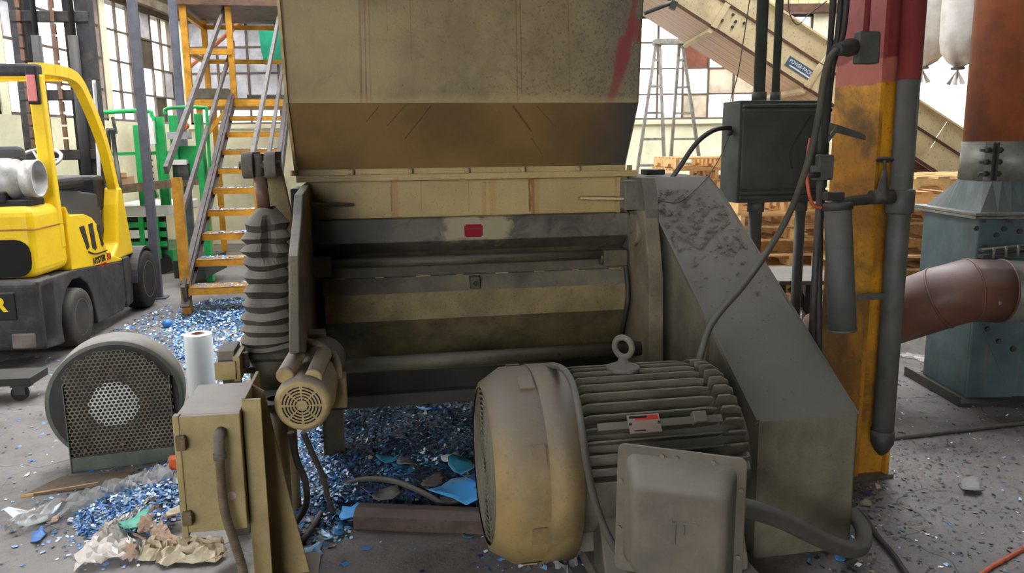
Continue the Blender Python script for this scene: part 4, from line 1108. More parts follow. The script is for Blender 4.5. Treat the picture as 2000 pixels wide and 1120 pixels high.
q = MB(); p = G(330, 893, .09); q.cbox((0, 0, 0), (.085, .06, .055), R=None); q.v = [Vector((-1.60, 3.60, .075)) + Matrix.Rotation(.35, 3, 'Z') @ v for v in q.v]
part('orange_block', q, M['orange'], None, .003, label='orange painted block behind the control box foot', cat='block')
# ------------------------------------------------------------------ the painted column and what hangs on it
c0 = MMI @ G(1668, 940)
ca0, cb0 = c0.x, c0.y
ca1, cb1 = ca0 + .175, cb0 + .34
co = thing('steel_column', 'wide-flange steel column painted red above and yellow below', 'column', MM @ Matrix.Translation((ca0 + .09, cb0 + .17, 0)))
q = MB(MM); q.box(ca0, ca0 + .018, cb0, cb1, 0, 5.6); part('flange', q, M['column'], co)
q = MB(MM); q.box(ca1 - .018, ca1, cb0, cb1, 0, 5.6); part('flange', q, M['column'], co)
q = MB(MM); q.box(ca0 + .018, ca1 - .018, cb0 + .03, cb0 + .045, 0, 5.6); part('web', q, M['column'], co)
q = MB(MM); q.box(ca0 - .02, ca1 + .02, cb0 - .012, cb1 + .05, 0, .02); part('base_plate', q, M['oily'], co)
# conduit pipe on its right
pp = mb_(1757, 400, cb0 - .05)
pa, pb_ = pp.x, cb0 - .05
cpipe = thing('riser_pipe', 'tall riser pipe beside the column, red above and grey below', 'pipe', MM @ Matrix.Translation((pa, pb_, 0)))
q = MB(MM); q.cyl((pa, pb_, 1.80), (pa, pb_, 5.5), .047, n=20); part('red_length', q, M['redcol'], cpipe)
q = MB(MM); q.cyl((pa, pb_, .22), (pa, pb_, 1.80), .046, n=20); part('grey_length', q, M['pipe_grey'], cpipe)
q = MB(MM); q.lathe([(0, .012), (.02, .03), (.06, .05), (.12, .052)], (pa, pb_, .14), (0, 0, 1), 18); part('pipe_end', q, M['pipe_dark'], cpipe)
zc_ = mb_(1740, 395, pb_).z
q = MB(MM); q.lathe([(0, .05), (.005, .058), (.10, .058), (.105, .05)], (pa, pb_, zc_ - .05), (0, 0, 1), 20); part('coupling', q, M['pipe_grey'], cpipe)
p = mb_(1700, 580, pb_); q = MB(MM); q.box(p.x - .065, p.x + .08, pb_ - .01, pb_ + .0, p.z - .012, p.z + .014); part('strap', q, M['pipe_grey'], cpipe)
# valve branch
bv_ = cb0 - .10
vlv = thing('gate_valve', 'rusty gate valve with a round handwheel on the column branch pipe', 'valve', MM @ Matrix.Translation(tuple(mb_(1720, 385, bv_))))
q = MB(MM); q.tube([mb_(1612, 405, bv_), mb_(1640, 398, bv_), mb_(1670, 392, bv_), mb_(1745, 386, bv_ + .02)], .022, 12); part('branch_pipe', q, M['pipe_dark'], vlv)
q = MB(MM); c = mb_(1722, 385, bv_); q.lathe([(0, .03), (.02, .036), (.05, .022), (.09, .016), (.13, .010)], c - Vector((0, 0, .02)), (.05, 0, 1), 14); q.cyl(c + Vector((-.05, 0, 0)), c + Vector((.05, 0, 0)), .03, n=14); part('valve_body', q, M['pipe_dark'], vlv)
w = mb_(1728, 312, bv_); q = MB(MM); q.cyl(c + Vector((.01, 0, .05)), w, .007, n=8); part('stem', q, M['pipe_dark'], vlv)
q = MB(MM); q.torus(w, (.15, .25, 1), .030, .006, 18, 6)
for i in range(3):
    a = i * math.pi / 3; d_ = Vector((math.cos(a), math.sin(a), -.2 * math.cos(a) - .25 * math.sin(a))) * .03; q.cyl(w - d_, w + d_, .004, n=6)
part('handwheel', q, M['pipe_dark'], vlv)
# hanging tube
t0, t1 = mb_(1636, 402, cb0 - .12), mb_(1645, 645, cb0 - .16)
hang = thing('hanging_tube', 'grey sheet-metal tube hanging askew in front of the column', 'tube', MM @ Matrix.Translation(tuple(t1)))
q = MB(MM); q.lathe([(0, .054), ((t1 - t0).length, .057)], t0, t1 - t0, 24); part('tube', q, M['pipe_grey'], hang)
q = MB(MM); q.lathe([(-.012, .06), (.018, .06)], t0, t1 - t0, 24); part('clamp_ring', q, M['pipe_dark'], hang)
q = MB(MM); q.lathe([(-.004, .059), (.006, .059)], t1, t1 - t0, 24); part('rolled_rim', q, M['pipe_grey'], hang)
q = MB(MM); e_ = mb_(1630, 385, cb0 - .14); q.box(e_.x - .04, e_.x + .04, e_.y - .01, e_.y + .03, e_.z - .015, e_.z + .02); part('clamp_ear', q, M['pipe_dark'], hang, .004)
# bent sheet on the column
s0, s1, s2 = mb_(1612, 272, cb0 - .01), mb_(1634, 245, cb0 - .07), mb_(1690, 266, cb0 - .02)
q = MB(MM); q.plate([s0, s1, s1 + Vector((0, .07, .01)), s0 + Vector((0, .07, .01))], (0, 0, 1), .004); q.plate([s1, s2, s2 + Vector((0, .03, .012)), s1 + Vector((0, .07, .012))], (0, 0, 1), .004)
dn_ = Vector((0, 0, -.03)); q.plate([s0 + dn_ * .3, s1, s1 + dn_, s0 + dn_], (0, -1, 0), .004); q.plate([s1, s2, s2 + dn_ * .6, s1 + dn_], (0, -1, 0), .004)
part('bent_sheet', q, M['pipe_grey'], None, label='bent grey sheet scrap stuck across the yellow column', cat='metal sheet')
# receptacle box
rc = mb_(1688, 95, cb0 - .04)
rb = thing('receptacle_box', 'grey and red power receptacle box with a plugged-in cord on the red column', 'outlet box', MM @ Matrix.Translation(tuple(rc)))
q = MB(MM); q.box(rc.x - .022, rc.x + .06, cb0 - .06, cb0, rc.z - .06, rc.z + .06); part('back_box', q, M['redcol'], rb, .004)
q = MB(MM); q.box(rc.x - .065, rc.x + .03, cb0 - .10, cb0 - .06, rc.z - .065, rc.z + .062); part('cover', q, M['pipe_grey'], rb, .006)
pl0 = mb_(1664, 92, cb0 - .10); pl1 = mb_(1634, 97, cb0 - .17)
q = MB(MM); q.lathe([(0, .034), (.03, .036), (.06, .03), ((pl1 - pl0).length, .024)], pl0, pl1 - pl0, 18); part('plug', q, M['pipe_dark'], rb)
q = MB(MM); q.cyl((rc.x + .01, cb0 - .03, rc.z + .06), (rc.x + .015, cb0 - .03, 4.5), .012, n=10); part('conduit', q, M['redcol'], rb)
# heavy cord from the plug down across the belt guard
q = MB(MM)
q.tube([pl1, mb_(1620, 115, cb0 - .18), mb_(1608, 160, cb0 - .17), mb_(1600, 220, cb0 - .16), mb_(1580, 310, cb0 - .12), mb_(1545, 410, cb0 - .05), mb_(1500, 490, -.62), mb_(1450, 560, -.74), mb_(1410, 605, -.80), mb_(1386, 640, -.86), mb_(1372, 680, -.90), mb_(1362, 715, -.95)], .0135, 10)
part('power_cord', q, M['cable'], None, label='heavy grey power cord slung from the column across the belt guard', cat='cord')
# small junction box with conduit and orange cord
jc = mb_(1608, 327, cb0 - .06)
jb = thing('junction_box', 'small grey junction box on a thin conduit at the yellow column edge', 'junction box', MM @ Matrix.Translation(tuple(jc)))
q = MB(MM); q.box(jc.x - .042, jc.x + .03, jc.y - .03, jc.y + .03, jc.z - .053, jc.z + .053); part('box', q, M['pipe_grey'], jb, .006)
q = MB(MM); q.box(jc.x - .036, jc.x + .036 - .01, jc.y - .036, jc.y - .03, jc.z - .045, jc.z + .045); part('lid', q, M['pipe_grey'], jb, .003)
q = MB(MM); q.cyl((jc.x - .01, jc.y, .5), (jc.x - .01, jc.y, jc.z - .05), .014, n=10); part('lower_conduit', q, M['pipe_dark'], jb)
q = MB(MM); q.cyl((jc.x, jc.y, jc.z + .05), (jc.x, jc.y, 4.5), .012, n=10); part('upper_conduit', q, M['pipe_dark'], jb)
q = MB(MM); q.cyl((jc.x - .075, jc.y - .03, jc.z + .01), (jc.x - .075, jc.y - .03, jc.z + .06), .016, n=10); q.cyl((jc.x - .10, jc.y - .03, jc.z - .03), (jc.x - .035, jc.y - .03, jc.z - .03), .012, n=10); part('gland', q, M['cable_black'], jb)
q = MB(MM); q.tube([mb_(1583, 270, cb0 - .08), mb_(1577, 310, cb0 - .09), mb_(1576, 350, cb0 - .1), mb_(1582, 385, cb0 - .1), mb_(1590, 402, cb0 - .1), mb_(1604, 406, cb0 - .1)], .0075, 8)
part('orange_lead', q, M['copper'], None, label='short bright orange lead curving under the small junction box', cat='cord')
# dark drop cables left of the column
for (xt, xb, yb_, lab) in ((1628, 1602, 300, 'outer dark drop cable hanging left of the red column'), (1640, 1608, 190, 'inner dark drop cable hanging beside the red column'), (1650, 1598, 690, 'long dark drop pole left of the yellow column')):
    q = MB(MM); r_ = .016 if yb_ > 600 else .011
    q.tube([mb_(xt + 6, -60, cb0 + .02), mb_(xt - 4, 60, cb0 + .02), mb_((xt + xb) / 2 - 2, 150, cb0 + .02), mb_(xb + 4, (150 + yb_) / 2, cb0 + .02), mb_(xb, yb_, cb0 + .02)], r_, 8)
    part('drop_cable', q, M['pipe_dark'], None, label=lab, cat='cable')

# ------------------------------------------------------------------ electrical cabinet on pipes
kb = .42
k0, k1 = mb_(1446, 200, kb), mb_(1610, 398, kb)
kx0, kx1, kz0, kz1 = k0.x, k1.x, mb_(1446, 397, kb).z, mb_(1446, 196, kb).z
ecab = thing('electrical_cabinet', 'dark grey-green electrical cabinet standing on pipes behind the belt guard', 'electrical cabinet', MM @ Matrix.Translation(((kx0 + kx1) / 2, kb + .1, 0)))
q = MB(MM); q.box(kx0, kx1, kb, kb + .22, kz0, kz1); part('body', q, M['cabinet'], ecab, .004)
q = MB(MM); q.box(kx0 + .012, kx1, kb - .018, kb, kz0 + .075, kz1 - .055); part('door', q, M['cabinet'], ecab, .004)
for z_ in (kz0 + .055, kz0 + .03, kz1 - .03, kz1 - .055):
    q = MB(MM); q.box(kx0 + .01, kx1, kb - .028, kb, z_ - .009, z_ + .009); part('drip_rail', q, M['cabinet'], ecab, .003)
q = MB(MM); q.cyl((kx0 - .004, kb + .09, kz1 - .17), (kx0 - .03, kb + .09, kz1 - .17), .018, n=12); part('gland', q, M['bolt'], ecab)
q = MB(MM); q.tube([mb_(1585, 225, kb - .03), mb_(1556, 270, kb - .03), mb_(1543, 300, kb - .03), mb_(1548, 330, kb - .03)], .004, 6); part('door_wire', q, M['cable_black'], ecab)
for (px, r_, y0_, y1_) in ((1475, .038, 400, 1.0), (1563, .030, 400, 1.0)):
    a_ = mb_(px, 420, kb + .10).x; q = MB(MM); q.cyl((a_, kb + .10, 0), (a_, kb + .10, kz0), r_, n=16); q.cyl((a_, kb + .10, kz0 - .06), (a_, kb + .10, kz0), r_ * 1.25, n=16); part('pipe_leg', q, M['pipe_grey'], ecab)
for (px, r_) in ((1484, .032), (1516, .022)):
    a_ = mb_(px, 150, kb + .10).x; q = MB(MM); q.cyl((a_, kb + .10, kz1), (a_, kb + .10, 5.5), r_, n=16); q.cyl((a_, kb + .10, kz1), (a_, kb + .10, kz1 + .05), r_ * 1.3, n=16); part('conduit_riser', q, M['cabinet'], ecab)
q = MB(MM); q.tube([mb_(1427, 250, kb + .09), mb_(1395, 254, kb + .05), mb_(1360, 280, kb), mb_(1325, 330, kb - .1), mb_(1300, 365, kb - .2), mb_(1276, 394, kb - .35)], .0135, 10)
part('black_cable', q, M['cable_black'], None, label='black cable from the cabinet side down behind the granulator', cat='cable')
q = MB(MM); q.tube([mb_(1424, 265, kb + .09), mb_(1405, 310, kb), mb_(1378, 350, .15), mb_(1345, 382, .0), mb_(1320, 396, -.05), mb_(1284, 392, -.08)], .003, 6)
part('thin_wire', q, M['cable'], None, label='thin slack wire from the cabinet across the guard top', cat='wire')

# ------------------------------------------------------------------ conveyor
CY, CW = 8.2, 1.2
Pa, Pb = PY(1310, 0, CY), PY(1771, 298, CY)
dC = (Pb - Pa); dC.y = 0; LC = dC.length; dC.normalize()
nC = Vector((-dC.z, 0, dC.x)); nC = nC if nC.z > 0 else -nC
CF = Matrix(((dC.x, 0, nC.x, Pa.x), (0, 1, 0, CY), (dC.z, 0, nC.z, Pa.z), (0, 0, 0, 1)))
cv = thing('conveyor', 'long cream inclined conveyor running down to the right behind the cabinet', 'conveyor', Matrix.Translation((Pb.x, CY + .5, 0)))
t0_, t1_ = -1.9, LC + 1.15
h1 = .258; h2 = .475
seams = [t0_, -.55, .50, 1.62, 2.3, 3.05, t1_]
for i in range(len(seams) - 1):
    q = MB(CF); q.box(seams[i], seams[i + 1] - .006, 0, .012, 0, h1); pn_ = part('side_panel', q, M['conv_cream'], cv)
    q = MB(CF); q.box(seams[i], seams[i + 1] - .006, .03, .042, h1, h2); part('upper_side_panel', q, M['conv_cream'], cv)
    q = MB(CF); q.box(seams[i], seams[i + 1] - .006, 0, CW, -.012, 0); part('bottom_panel', q, M['conv_under'], cv)
q = MB(CF); q.box(t0_, t1_, -.012, .03, h1 - .012, h1 + .012); part('mid_rail', q, M['beam_brown'], cv)
q = MB(CF); q.box(t0_, t1_, -.012, .06, h2, h2 + .02); part('top_rail', q, M['conv_cream'], cv)
q = MB(CF); q.box(t0_, t1_, -.010, .004, -.02, .01); part('bottom_rail', q, M['beam_brown'], cv)
q = MB(CF); q.box(t0_, t1_, CW - .012, CW, 0, h2); part('far_side_panel', q, M['conv_cream'], cv)
for t_ in (.50, 1.62):
    q = MB(CF); q.box(t_ - .03, t_ + .03, -.02, .0, .0, h1); q.box(t_ - .02, t_ + .02, 0, CW, -.06, -.012); part('joint_flange', q, M['conv_cream'], cv)
for (u, v) in ((.60, .20), (.66, .10), (.74, .19), (.66, .16), (.54, .10)):
    q = MB(CF); q.cyl((u, 0, v), (u, -.02, v), .014, n=8); part('bolt', q, M['bolt'], cv)
tq = CF.inverted() @ PY(1564, 135, CY)
q = MB(CF); q.box(tq.x - .165, tq.x + .165, -.008, -.001, tq.z - .05, tq.z + .05); npq = part('brand_plate', q, M['blue_plate'], cv, label='blue conveyor brand plate')
text_part('POWER-PACK', .050, CF @ Matrix.Translation((tq.x - .012, -.009, tq.z + .012)) @ Matrix.Rotation(math.pi / 2, 4, 'X'), M['white_ink'], npq, depth=.001, sx=.82)
q = MB(CF); q.box(tq.x - .12, tq.x + .12, -.0095, -.008, tq.z - .035, tq.z - .022); part('small_print', q, M['white_ink'], npq)
for (t_, y_) in ((t1_ - .2, .1), (t1_ - .2, CW - .1)):
    g_ = CF @ Vector((t_, y_, 0)); q = MB(); q.box(g_.x - .05, g_.x + .05, g_.y - .05, g_.y + .05, 0, g_.z); part('support_leg', q, M['beam_brown'], cv)
g_ = CF @ Vector((1.80, CW - .1, 0)); q = MB(); q.box(g_.x - .045, g_.x + .045, g_.y - .05, g_.y + .05, 0, g_.z); part('support_leg', q, M['beam_brown'], cv)
q = MB(CF); q.plate([(LC - .25, .02, -.02), (LC + 1.1, .02, -.02), (LC + .9, .02, -.85), (LC + .35, .02, -.75)], (0, 1, 0), .02); part('boot_plate', q, M['beam_brown'], cv)
# lamp arm in front of the conveyor
l0_, l1_ = PY(1258, 26, 6.8), PY(1318, 3, 6.8)
q = MB(); q.cyl(l0_, l1_, .018, n=10); q.bar(l1_, PY(1312, 18, 6.8), .05, .05); part('lamp_bracket', q, M['pipe_grey'], None, label='grey pipe bracket reaching from the hopper toward the conveyor', cat='bracket')
q = MB(); q.tube([PY(1467, -20, 6.0), PY(1452, 80, 6.0), PY(1440, 150, 6.0), PY(1428, 190, 6.0), PY(1420, 230, 6.0)], .004, 6); part('pull_cord', q, M['cable'], None, label='thin cord hanging down in front of the conveyor', cat='cord')
q = MB(); q.tube([PY(1540, -20, 6.5), PY(1542, 25, 6.5), PY(1558, 48, 6.5), PY(1580, 28, 6.5), PY(1615, 2, 6.5)], .005, 6); part('slack_wire', q, M['cable'], None, label='slack wire looping in front of the stained siding', cat='wire')

# ------------------------------------------------------------------ filter bags
def bag(px, yb_, Y, r_, lab, seed):
    c = PY(px, yb_, Y); z0 = c.z; rr = random.Random(seed)
    tb_ = thing('filter_bag', lab, 'filter bag', Matrix.Translation((c.x, Y, z0)), group='white filter bags hanging over the conveyor')
    q = MB(); prof = [(0, .05), (.03, .07), (.06, .04), (.09, .045), (.14, .6), (.20, .86), (.30, .98), (.5, 1.0), (1.1, 1.0), (2.6, 1.0)]
    n_ = 40; vs = []
    for i, (t_, f_) in enumerate(prof):
        for k_ in range(n_):
            a = 2 * math.pi * k_ / n_
            amp = .05 * max(0, 1 - t_ / .6) + .015
            f2 = f_ * (1 + amp * math.sin(7 * a + seed) + amp * .7 * math.sin(11 * a + i))
            vs.append((c.x + r_ * f2 * math.cos(a), Y + r_ * f2 * math.sin(a), z0 + t_ + .03 * math.sin(3 * a + seed) * max(0, 1 - t_)))
    fs = [(i * n_ + k_, i * n_ + (k_ + 1) % n_, (i + 1) * n_ + (k_ + 1) % n_, (i + 1) * n_ + k_) for i in range(len(prof) - 1) for k_ in range(n_)]
    q.add(vs, fs, 0, True); part('bag_sleeve', q, M['bag'], tb_)
    q = MB(); q.torus((c.x, Y, z0 + .075), (0, 0, 1), .045, .012, 16, 6); part('tie', q, M['scrap_grey'], tb_)
    q = MB(); 
    for i in range(5):
        a = i * 1.26 + seed; q.plate([(c.x, Y, z0 + .07), (c.x + .05 * math.cos(a), Y + .05 * math.sin(a), z0 - .06), (c.x + .08 * math.cos(a + .5), Y + .08 * math.sin(a + .5), z0 - .05)], (math.sin(a), -math.cos(a), .2), .004)
    part('gathered_tail', q, M['bag'], tb_)
bag(1869, 152, 6.8, .155, 'white filter bag with a tied tail next to the rusty duct', 1)
bag(1800, 150, 7.25, .20, 'white filter bag half hidden behind the red riser pipe', 4)
bag(1935, 160, 7.3, .17, 'white filter bag almost hidden behind the rusty duct', 9)

# ------------------------------------------------------------------ extraction fan, ducts
FY = 4.85
fx = PY(1892, 270, FY).x + .235
def fz(y_): return PY(1960, y_, FY).z
fan = thing('extraction_fan', 'blue-green extraction fan housing with a bolted transition on the right', 'fan', Vector((fx, FY, 0)))
q = MB(); q.lathe([(0, .248), (fz(276) - fz(350), .242)], (fx, FY, fz(350)), (0, 0, 1), 40); dcl = part('duct_collar', q, M['galv'], fan, label='grey split clamp collar')
sp_ = PY(1928, 300, FY - .2)
q = MB(); q.box(sp_.x - .012, sp_.x + .0, FY - .275, FY - .2, fz(348), fz(278)); q.box(sp_.x + .012, sp_.x + .024, FY - .275, FY - .2, fz(348), fz(278)); part('clamp_lip', q, M['bolt'], dcl)
for y_ in (292, 314, 336):
    q = MB(); z_ = fz(y_); q.cyl((sp_.x - .07, FY - .25, z_), (sp_.x + .06, FY - .25, z_), .009, n=8); q.lathe([(0, .018), (.025, .018)], (sp_.x - .045, FY - .25, z_), (1, 0, 0), 6); q.lathe([(0, .018), (.025, .018)], (sp_.x + .026, FY - .25, z_), (1, 0, 0), 6); part('clamp_bolt', q, M['bolt'], dcl)
# transition cone round -> square
q = MB(); n_ = 32; zt2, zb2 = fz(350), fz(406); hw = .30
vs = []
for k_ in range(n_):
    a = 2 * math.pi * k_ / n_; vs.append((fx + .243 * math.cos(a), FY + .243 * math.sin(a), zt2))
for k_ in range(n_):
    a = 2 * math.pi * k_ / n_; m_ = max(abs(math.cos(a)), abs(math.sin(a))); vs.append((fx + hw * math.cos(a) / m_, FY + hw * math.sin(a) / m_, zb2))
q.add(vs, [(k_, (k_ + 1) % n_, n_ + (k_ + 1) % n_, n_ + k_) for k_ in range(n_)]); part('transition', q, M['fan_blue'], fan)
q = MB(); q.box(fx - .36, fx + .36, FY - .36, FY + .36, zb2 - .016, zb2); q.box(fx - .36, fx + .36, FY - .36, FY + .36, zb2 - .034, zb2 - .018); part('bolted_flange', q, M['galv'], fan, .002)
for i in range(5):
    q = MB(); q.hexbolt((fx - .3 + i * .15, FY - .335, zb2 - .034), (0, 0, -1), .016, .02); part('flange_bolt', q, M['bolt'], fan)
zh = .62
q = MB(); q.box(fx - .31, fx + .7, FY - .31, FY + .31, zh, zb2 - .034); hsg = part('housing', q, M['fan_blue'], fan, .01)
for (px_, y_) in ((1905, 446), (1960, 447), (1945, 459), (1922, 482), (1990, 452)):
    g_ = PY(px_, y_, FY - .31); q = MB(); q.hexbolt(g_, (0, -1, 0), .016, .014); part('housing_bolt', q, M['bolt'], hsg)
q = MB(); q.box(fx - .26, fx + .7, FY - .24, FY + .25, .02, zh); q.prism([(fx - .26, .02), (fx + .02, .02), (fx - .26, .55)], 'y', FY - .26, FY - .24); ped = part('pedestal', q, M['fan_blue'], fan, .004)
for (px_, y_) in ((1928, 643), (1950, 667), (1978, 682)):
    g_ = PY(px_, y_, FY - .26); q = MB(); q.hexbolt(g_, (0, -1, 0), .016, .012); part('pedestal_bolt', q, M['bolt'], ped)
q = MB(); q.box(fx - .36, fx + .7, FY - .36, FY + .3, 0, .02); q.box(fx - .36, fx - .35, FY - .36, FY + .3, .02, .06); part('base_angle', q, M['pipe_dark'], fan)
q = MB(); q.lathe([(0, .238), (2.6, .238)], (fx, FY, fz(276)), (0, 0, 1), 40); 
rd = part('vertical_duct', q, M['duct_rust'], None, label='tall rust-brown round duct rising from the fan at the right edge', cat='duct')
# horizontal duct
d0 = PY(1985, 573, 4.42); d1 = PY(1880, 570, 4.42); d2 = PY(1740, 618, 4.50); d3 = PY(1600, 664, 4.95)
hd = thing('suction_duct', 'brown elbowed suction duct running from the fan behind the yellow column', 'duct', Matrix.Translation((d1.x, 4.42, 0)))
R1 = .178
q = MB(); q.cyl(PY(1948, 569, 4.42), d0 + Vector((.4, 0, 0)), R1 * .98, n=40); part('inlet_collar', q, M['galv'], hd, label='galvanised inlet collar')
d1 = PY(1893, 567, 4.42); d2 = PY(1836, 582, 4.44); dend = PY(1952, 569, 4.42)
q = MB(); q.tube([d3, d2.lerp(d3, .02), d2, d1, dend], R1, 44, smoothp=False); part('duct_run', q, M['duct_brown'], hd, label='brown duct run with two mitred bends')
for (t_, dr2) in ((d2, d1 - d3), (d1, dend - d2), (dend, dend - d1)):
    q = MB(); q.torus(t_, dr2, R1 * 1.0, .006, 44, 6); part('seam', q, M['duct_brown'], hd)
cA, cB = PY(1915, 502, 4.3), PY(2010, 492, 4.3)
q = MB(); q.bar(cA, cB, .05, .015); q.bar(cA + Vector((0, 0, .035)), cB + Vector((0, 0, .035)), .05, .012); part('clamp_bar', q, M['bolt'], hd)
for t_ in (.2, .45, .7):
    q = MB(); g_ = cA.lerp(cB, t_); q.cyl(g_ - Vector((0, .03, .01)), g_ + Vector((0, -.03, .05)), .008, n=8); part('clamp_bolt', q, M['galv'], hd)
q = MB(); g_ = PY(1952, 592, 4.25); q.lathe([(0, .012), (.008, .01)], g_, (0, -1, .1), 12); part('rivet', q, M['galv'], hd)

# ------------------------------------------------------------------ pallets
def make_pallet(M4, label):
    t = thing('wood_pallet', label, 'pallet', M4, group='stacked wooden pallets')
    w, d, h = 1.18, 1.0, .125
    for x in np.linspace(-w / 2 + .04, w / 2 - .04, 3):            # boards run along y, stringers along x seen end-on as blocks
        pass
    for y in (-d / 2, -.02, d / 2 - .04):
        q = MB(M4); z0, z1 = .016, .107
        q.prism([(-w / 2, z0), (-w / 2 + .2, z0), (-w / 2 + .23, z0 + .035), (-w / 2 + .38, z0 + .035), (-w / 2 + .41, z0), (w / 2 - .41, z0), (w / 2 - .38, z0 + .035), (w / 2 - .23, z0 + .035), (w / 2 - .2, z0), (w / 2, z0), (w / 2, z1), (-w / 2, z1)], 'y', y, y + .04)
        part('stringer', q, M['wood'], t)
    for x in np.linspace(-w / 2, w / 2 - .1, 7):
        q = MB(M4); q.box(x, x + .095, -d / 2, d / 2, .107, .124); part('deck_board', q, M['wood'], t)
    for x in (-w / 2, -.05, w / 2 - .1):
        q = MB(M4); q.box(x, x + .095, -d / 2, d / 2, 0, .016); part('bottom_board', q, M['wood'], t)
    return t
proto = make_pallet(Matrix(), 'x')
proto_used = False
pr2 = random.Random(21)
def pallet_at(Mx, lab):
    global proto_used
    if not proto_used:
        proto_used = True; proto.matrix_world = Mx; WM[proto.name] = Mx; proto['label'] = lab; return proto
    return copy_tree(proto, Mx, lab)
def pallet_stack(px, Y, n_, rz, where, jit=.03, shift_top=0.0, turn=()):
    c = PY(px, 400, Y)
    for i in range(n_):
        z = i * .126
        words = 'topmost' if i == n_ - 1 else ('bottom' if i == 0 else '%s from the floor' % ['', 'second', 'third', 'fourth', 'fifth', 'sixth', 'seventh', 'eighth', 'ninth', 'tenth', 'eleventh'][i])
        sx = pr2.uniform(-jit, jit) + (shift_top if i >= n_ - 1 else 0)
        ang = rz + pr2.uniform(-.03, .03) + (math.pi / 2 if i in turn else 0) + (math.pi if pr2.random() < .5 else 0)
        pallet_at(frame((c.x + sx, c.y + pr2.uniform(-.03, .03), z), ang), 'wooden pallet, %s in the stack %s' % (words, where))
pallet_stack(1374, 9.6, 11, .05, 'left of the electrical cabinet', turn=(0, 1, 2, 3, 4, 5, 7, 8, 9, 10))
pallet_stack(1500, 8.05, 8, .10, 'seen between the cabinet legs', turn=(0, 2, 3, 5, 6, 7))
pallet_stack(1772, 7.0, 10, .03, 'right of the yellow column', jit=.10, shift_top=.16, turn=(2, 4, 7))
# steel bench with a dusty top
bt = PY(1550, 535, 5.6)
bch = thing('steel_bench', 'low dark steel bench with a thick dusty top behind the belt guard', 'bench', Matrix.Translation((bt.x, 5.6, 0)))
q = MB(); q.box(bt.x - .2, bt.x + .26, 5.3, 5.95, bt.z - .03, bt.z); part('bench_top', q, M['dusty'], bch, .004)
for sx in (-.17, .22):
    q = MB(); q.bar((bt.x + sx, 5.35, 0), (bt.x + sx, 5.35, bt.z - .03), .05, .05, (0, 1, 0)); part('leg', q, M['blackish'], bch)
    q = MB(); q.bar((bt.x + sx, 5.9, 0), (bt.x + sx, 5.9, bt.z - .03), .05, .05, (0, 1, 0)); part('leg', q, M['blackish'], bch)
q = MB(); q.bar((bt.x - .1, 5.33, bt.z - .05), (bt.x + .22, 5.33, .12), .06, .06, (0, 1, 0)); part('brace', q, M['blackish'], bch)
# stepladder
LY = 10.6
ld = thing('stepladder', 'tall aluminium stepladder standing under the bright back window', 'ladder', G(1300, 350, 0) * 0 + Vector((PY(1305, 300, LY).x, LY, 0)))
def ext(p0, p1):                                    # run a rail on down to the floor
    t_ = p0.z / (p0.z - p1.z); return p0 + (p1 - p0) * t_
rails = []
for (x0, y0, x1, y1, Y0, Y1) in ((1282, 82, 1256, 258, LY, LY - .1), (1288, 82, 1295, 258, LY, LY - .1), (1327, 82, 1314, 258, LY + .05, LY + .3), (1332, 82, 1358, 258, LY + .05, LY + .3)):
    a_, b_ = PY(x0, y0, Y0), PY(x1, y1, Y1); b_ = ext(a_, b_); rails.append((a_, b_))
    q = MB(); q.bar(a_, b_, .035, .07, (0, 1, 0)); part('rail', q, M['ladder'], ld)
for i in range(8):
    t_ = .08 + i * .118
    for (r0, r1) in ((0, 1), (2, 3)):
        q = MB(); q.bar(rails[r0][0].lerp(rails[r0][1], t_), rails[r1][0].lerp(rails[r1][1], t_), .06, .03); part('rung', q, M['ladder'], ld)
q = MB(); q.box(rails[0][0].x - .03, rails[3][0].x + .05, LY - .08, LY + .14, rails[0][0].z - .03, rails[0][0].z + .03); part('top_cap', q, M['ladder'], ld)
# timber frame far right
for i, (px, Y) in enumerate(((1828, 11.2),)):
    g_ = PY(px, 430, Y); tf = thing('timber_rack', 'light timber rack standing in the bright doorway', 'rack', Matrix.Translation((g_.x, Y, 0)))
    for sx in (-.35, .35):
        q = MB(); q.box(g_.x + sx - .04, g_.x + sx + .04, Y, Y + .08, 0, 1.5); part('upright', q, M['wood'], tf)
    for z_ in (.25, .75, 1.3):
        q = MB(); q.box(g_.x - .4, g_.x + .4, Y - .02, Y, z_, z_ + .09); part('cross_board', q, M['wood'], tf)
    q = MB(); q.bar((g_.x - .35, Y - .03, .8), (g_.x + .35, Y - .03, 1.3), .07, .03, (0, 1, 0)); part('brace', q, M['wood'], tf)
# ------------------------------------------------------------------ forklift (rear towards the viewer)
fa = math.atan2(.2, 1.55)
FF = Matrix.Translation((-3.44, 6.22, 0)) @ Matrix.Rotation(fa, 4, 'Z')      # x right, y forward, origin under the rear right wheel
fk = thing('forklift', 'yellow and charcoal forklift truck with a gas bottle, seen from its rear right corner', 'forklift', FF @ Matrix.Translation((-.5, .5, 0)))
def arch(cy, cz, r, a0, a1, n=9):
    return [(cy + r * math.cos(math.radians(a0 + (a1 - a0) * i / (n - 1))), cz + r * math.sin(math.radians(a0 + (a1 - a0) * i / (n - 1)))) for i in range(n)]
poly = [(-.62, .13), (-.34, .10)] + arch(0, .22, .33, 200, 0) + [(.36, .10), (.98, .09), (1.10, .20), (1.12, .53), (.06, .615), (-.64, .63)]
q = MB(FF); q.prism(poly, 'x', -.16, -.01); part('side_skirt', q, M['fl_dark'], fk, .012, label='charcoal lower side panel with wheel arch')
q = MB(FF); q.prism([(-.62, .13), (-.36, .12), (-.32, .40), (.0, .55), (.36, .12), (1.0, .10), (1.10, .53), (-.64, .63)], 'x', -.95, -.25); part('chassis', q, M['fl_black'], fk)
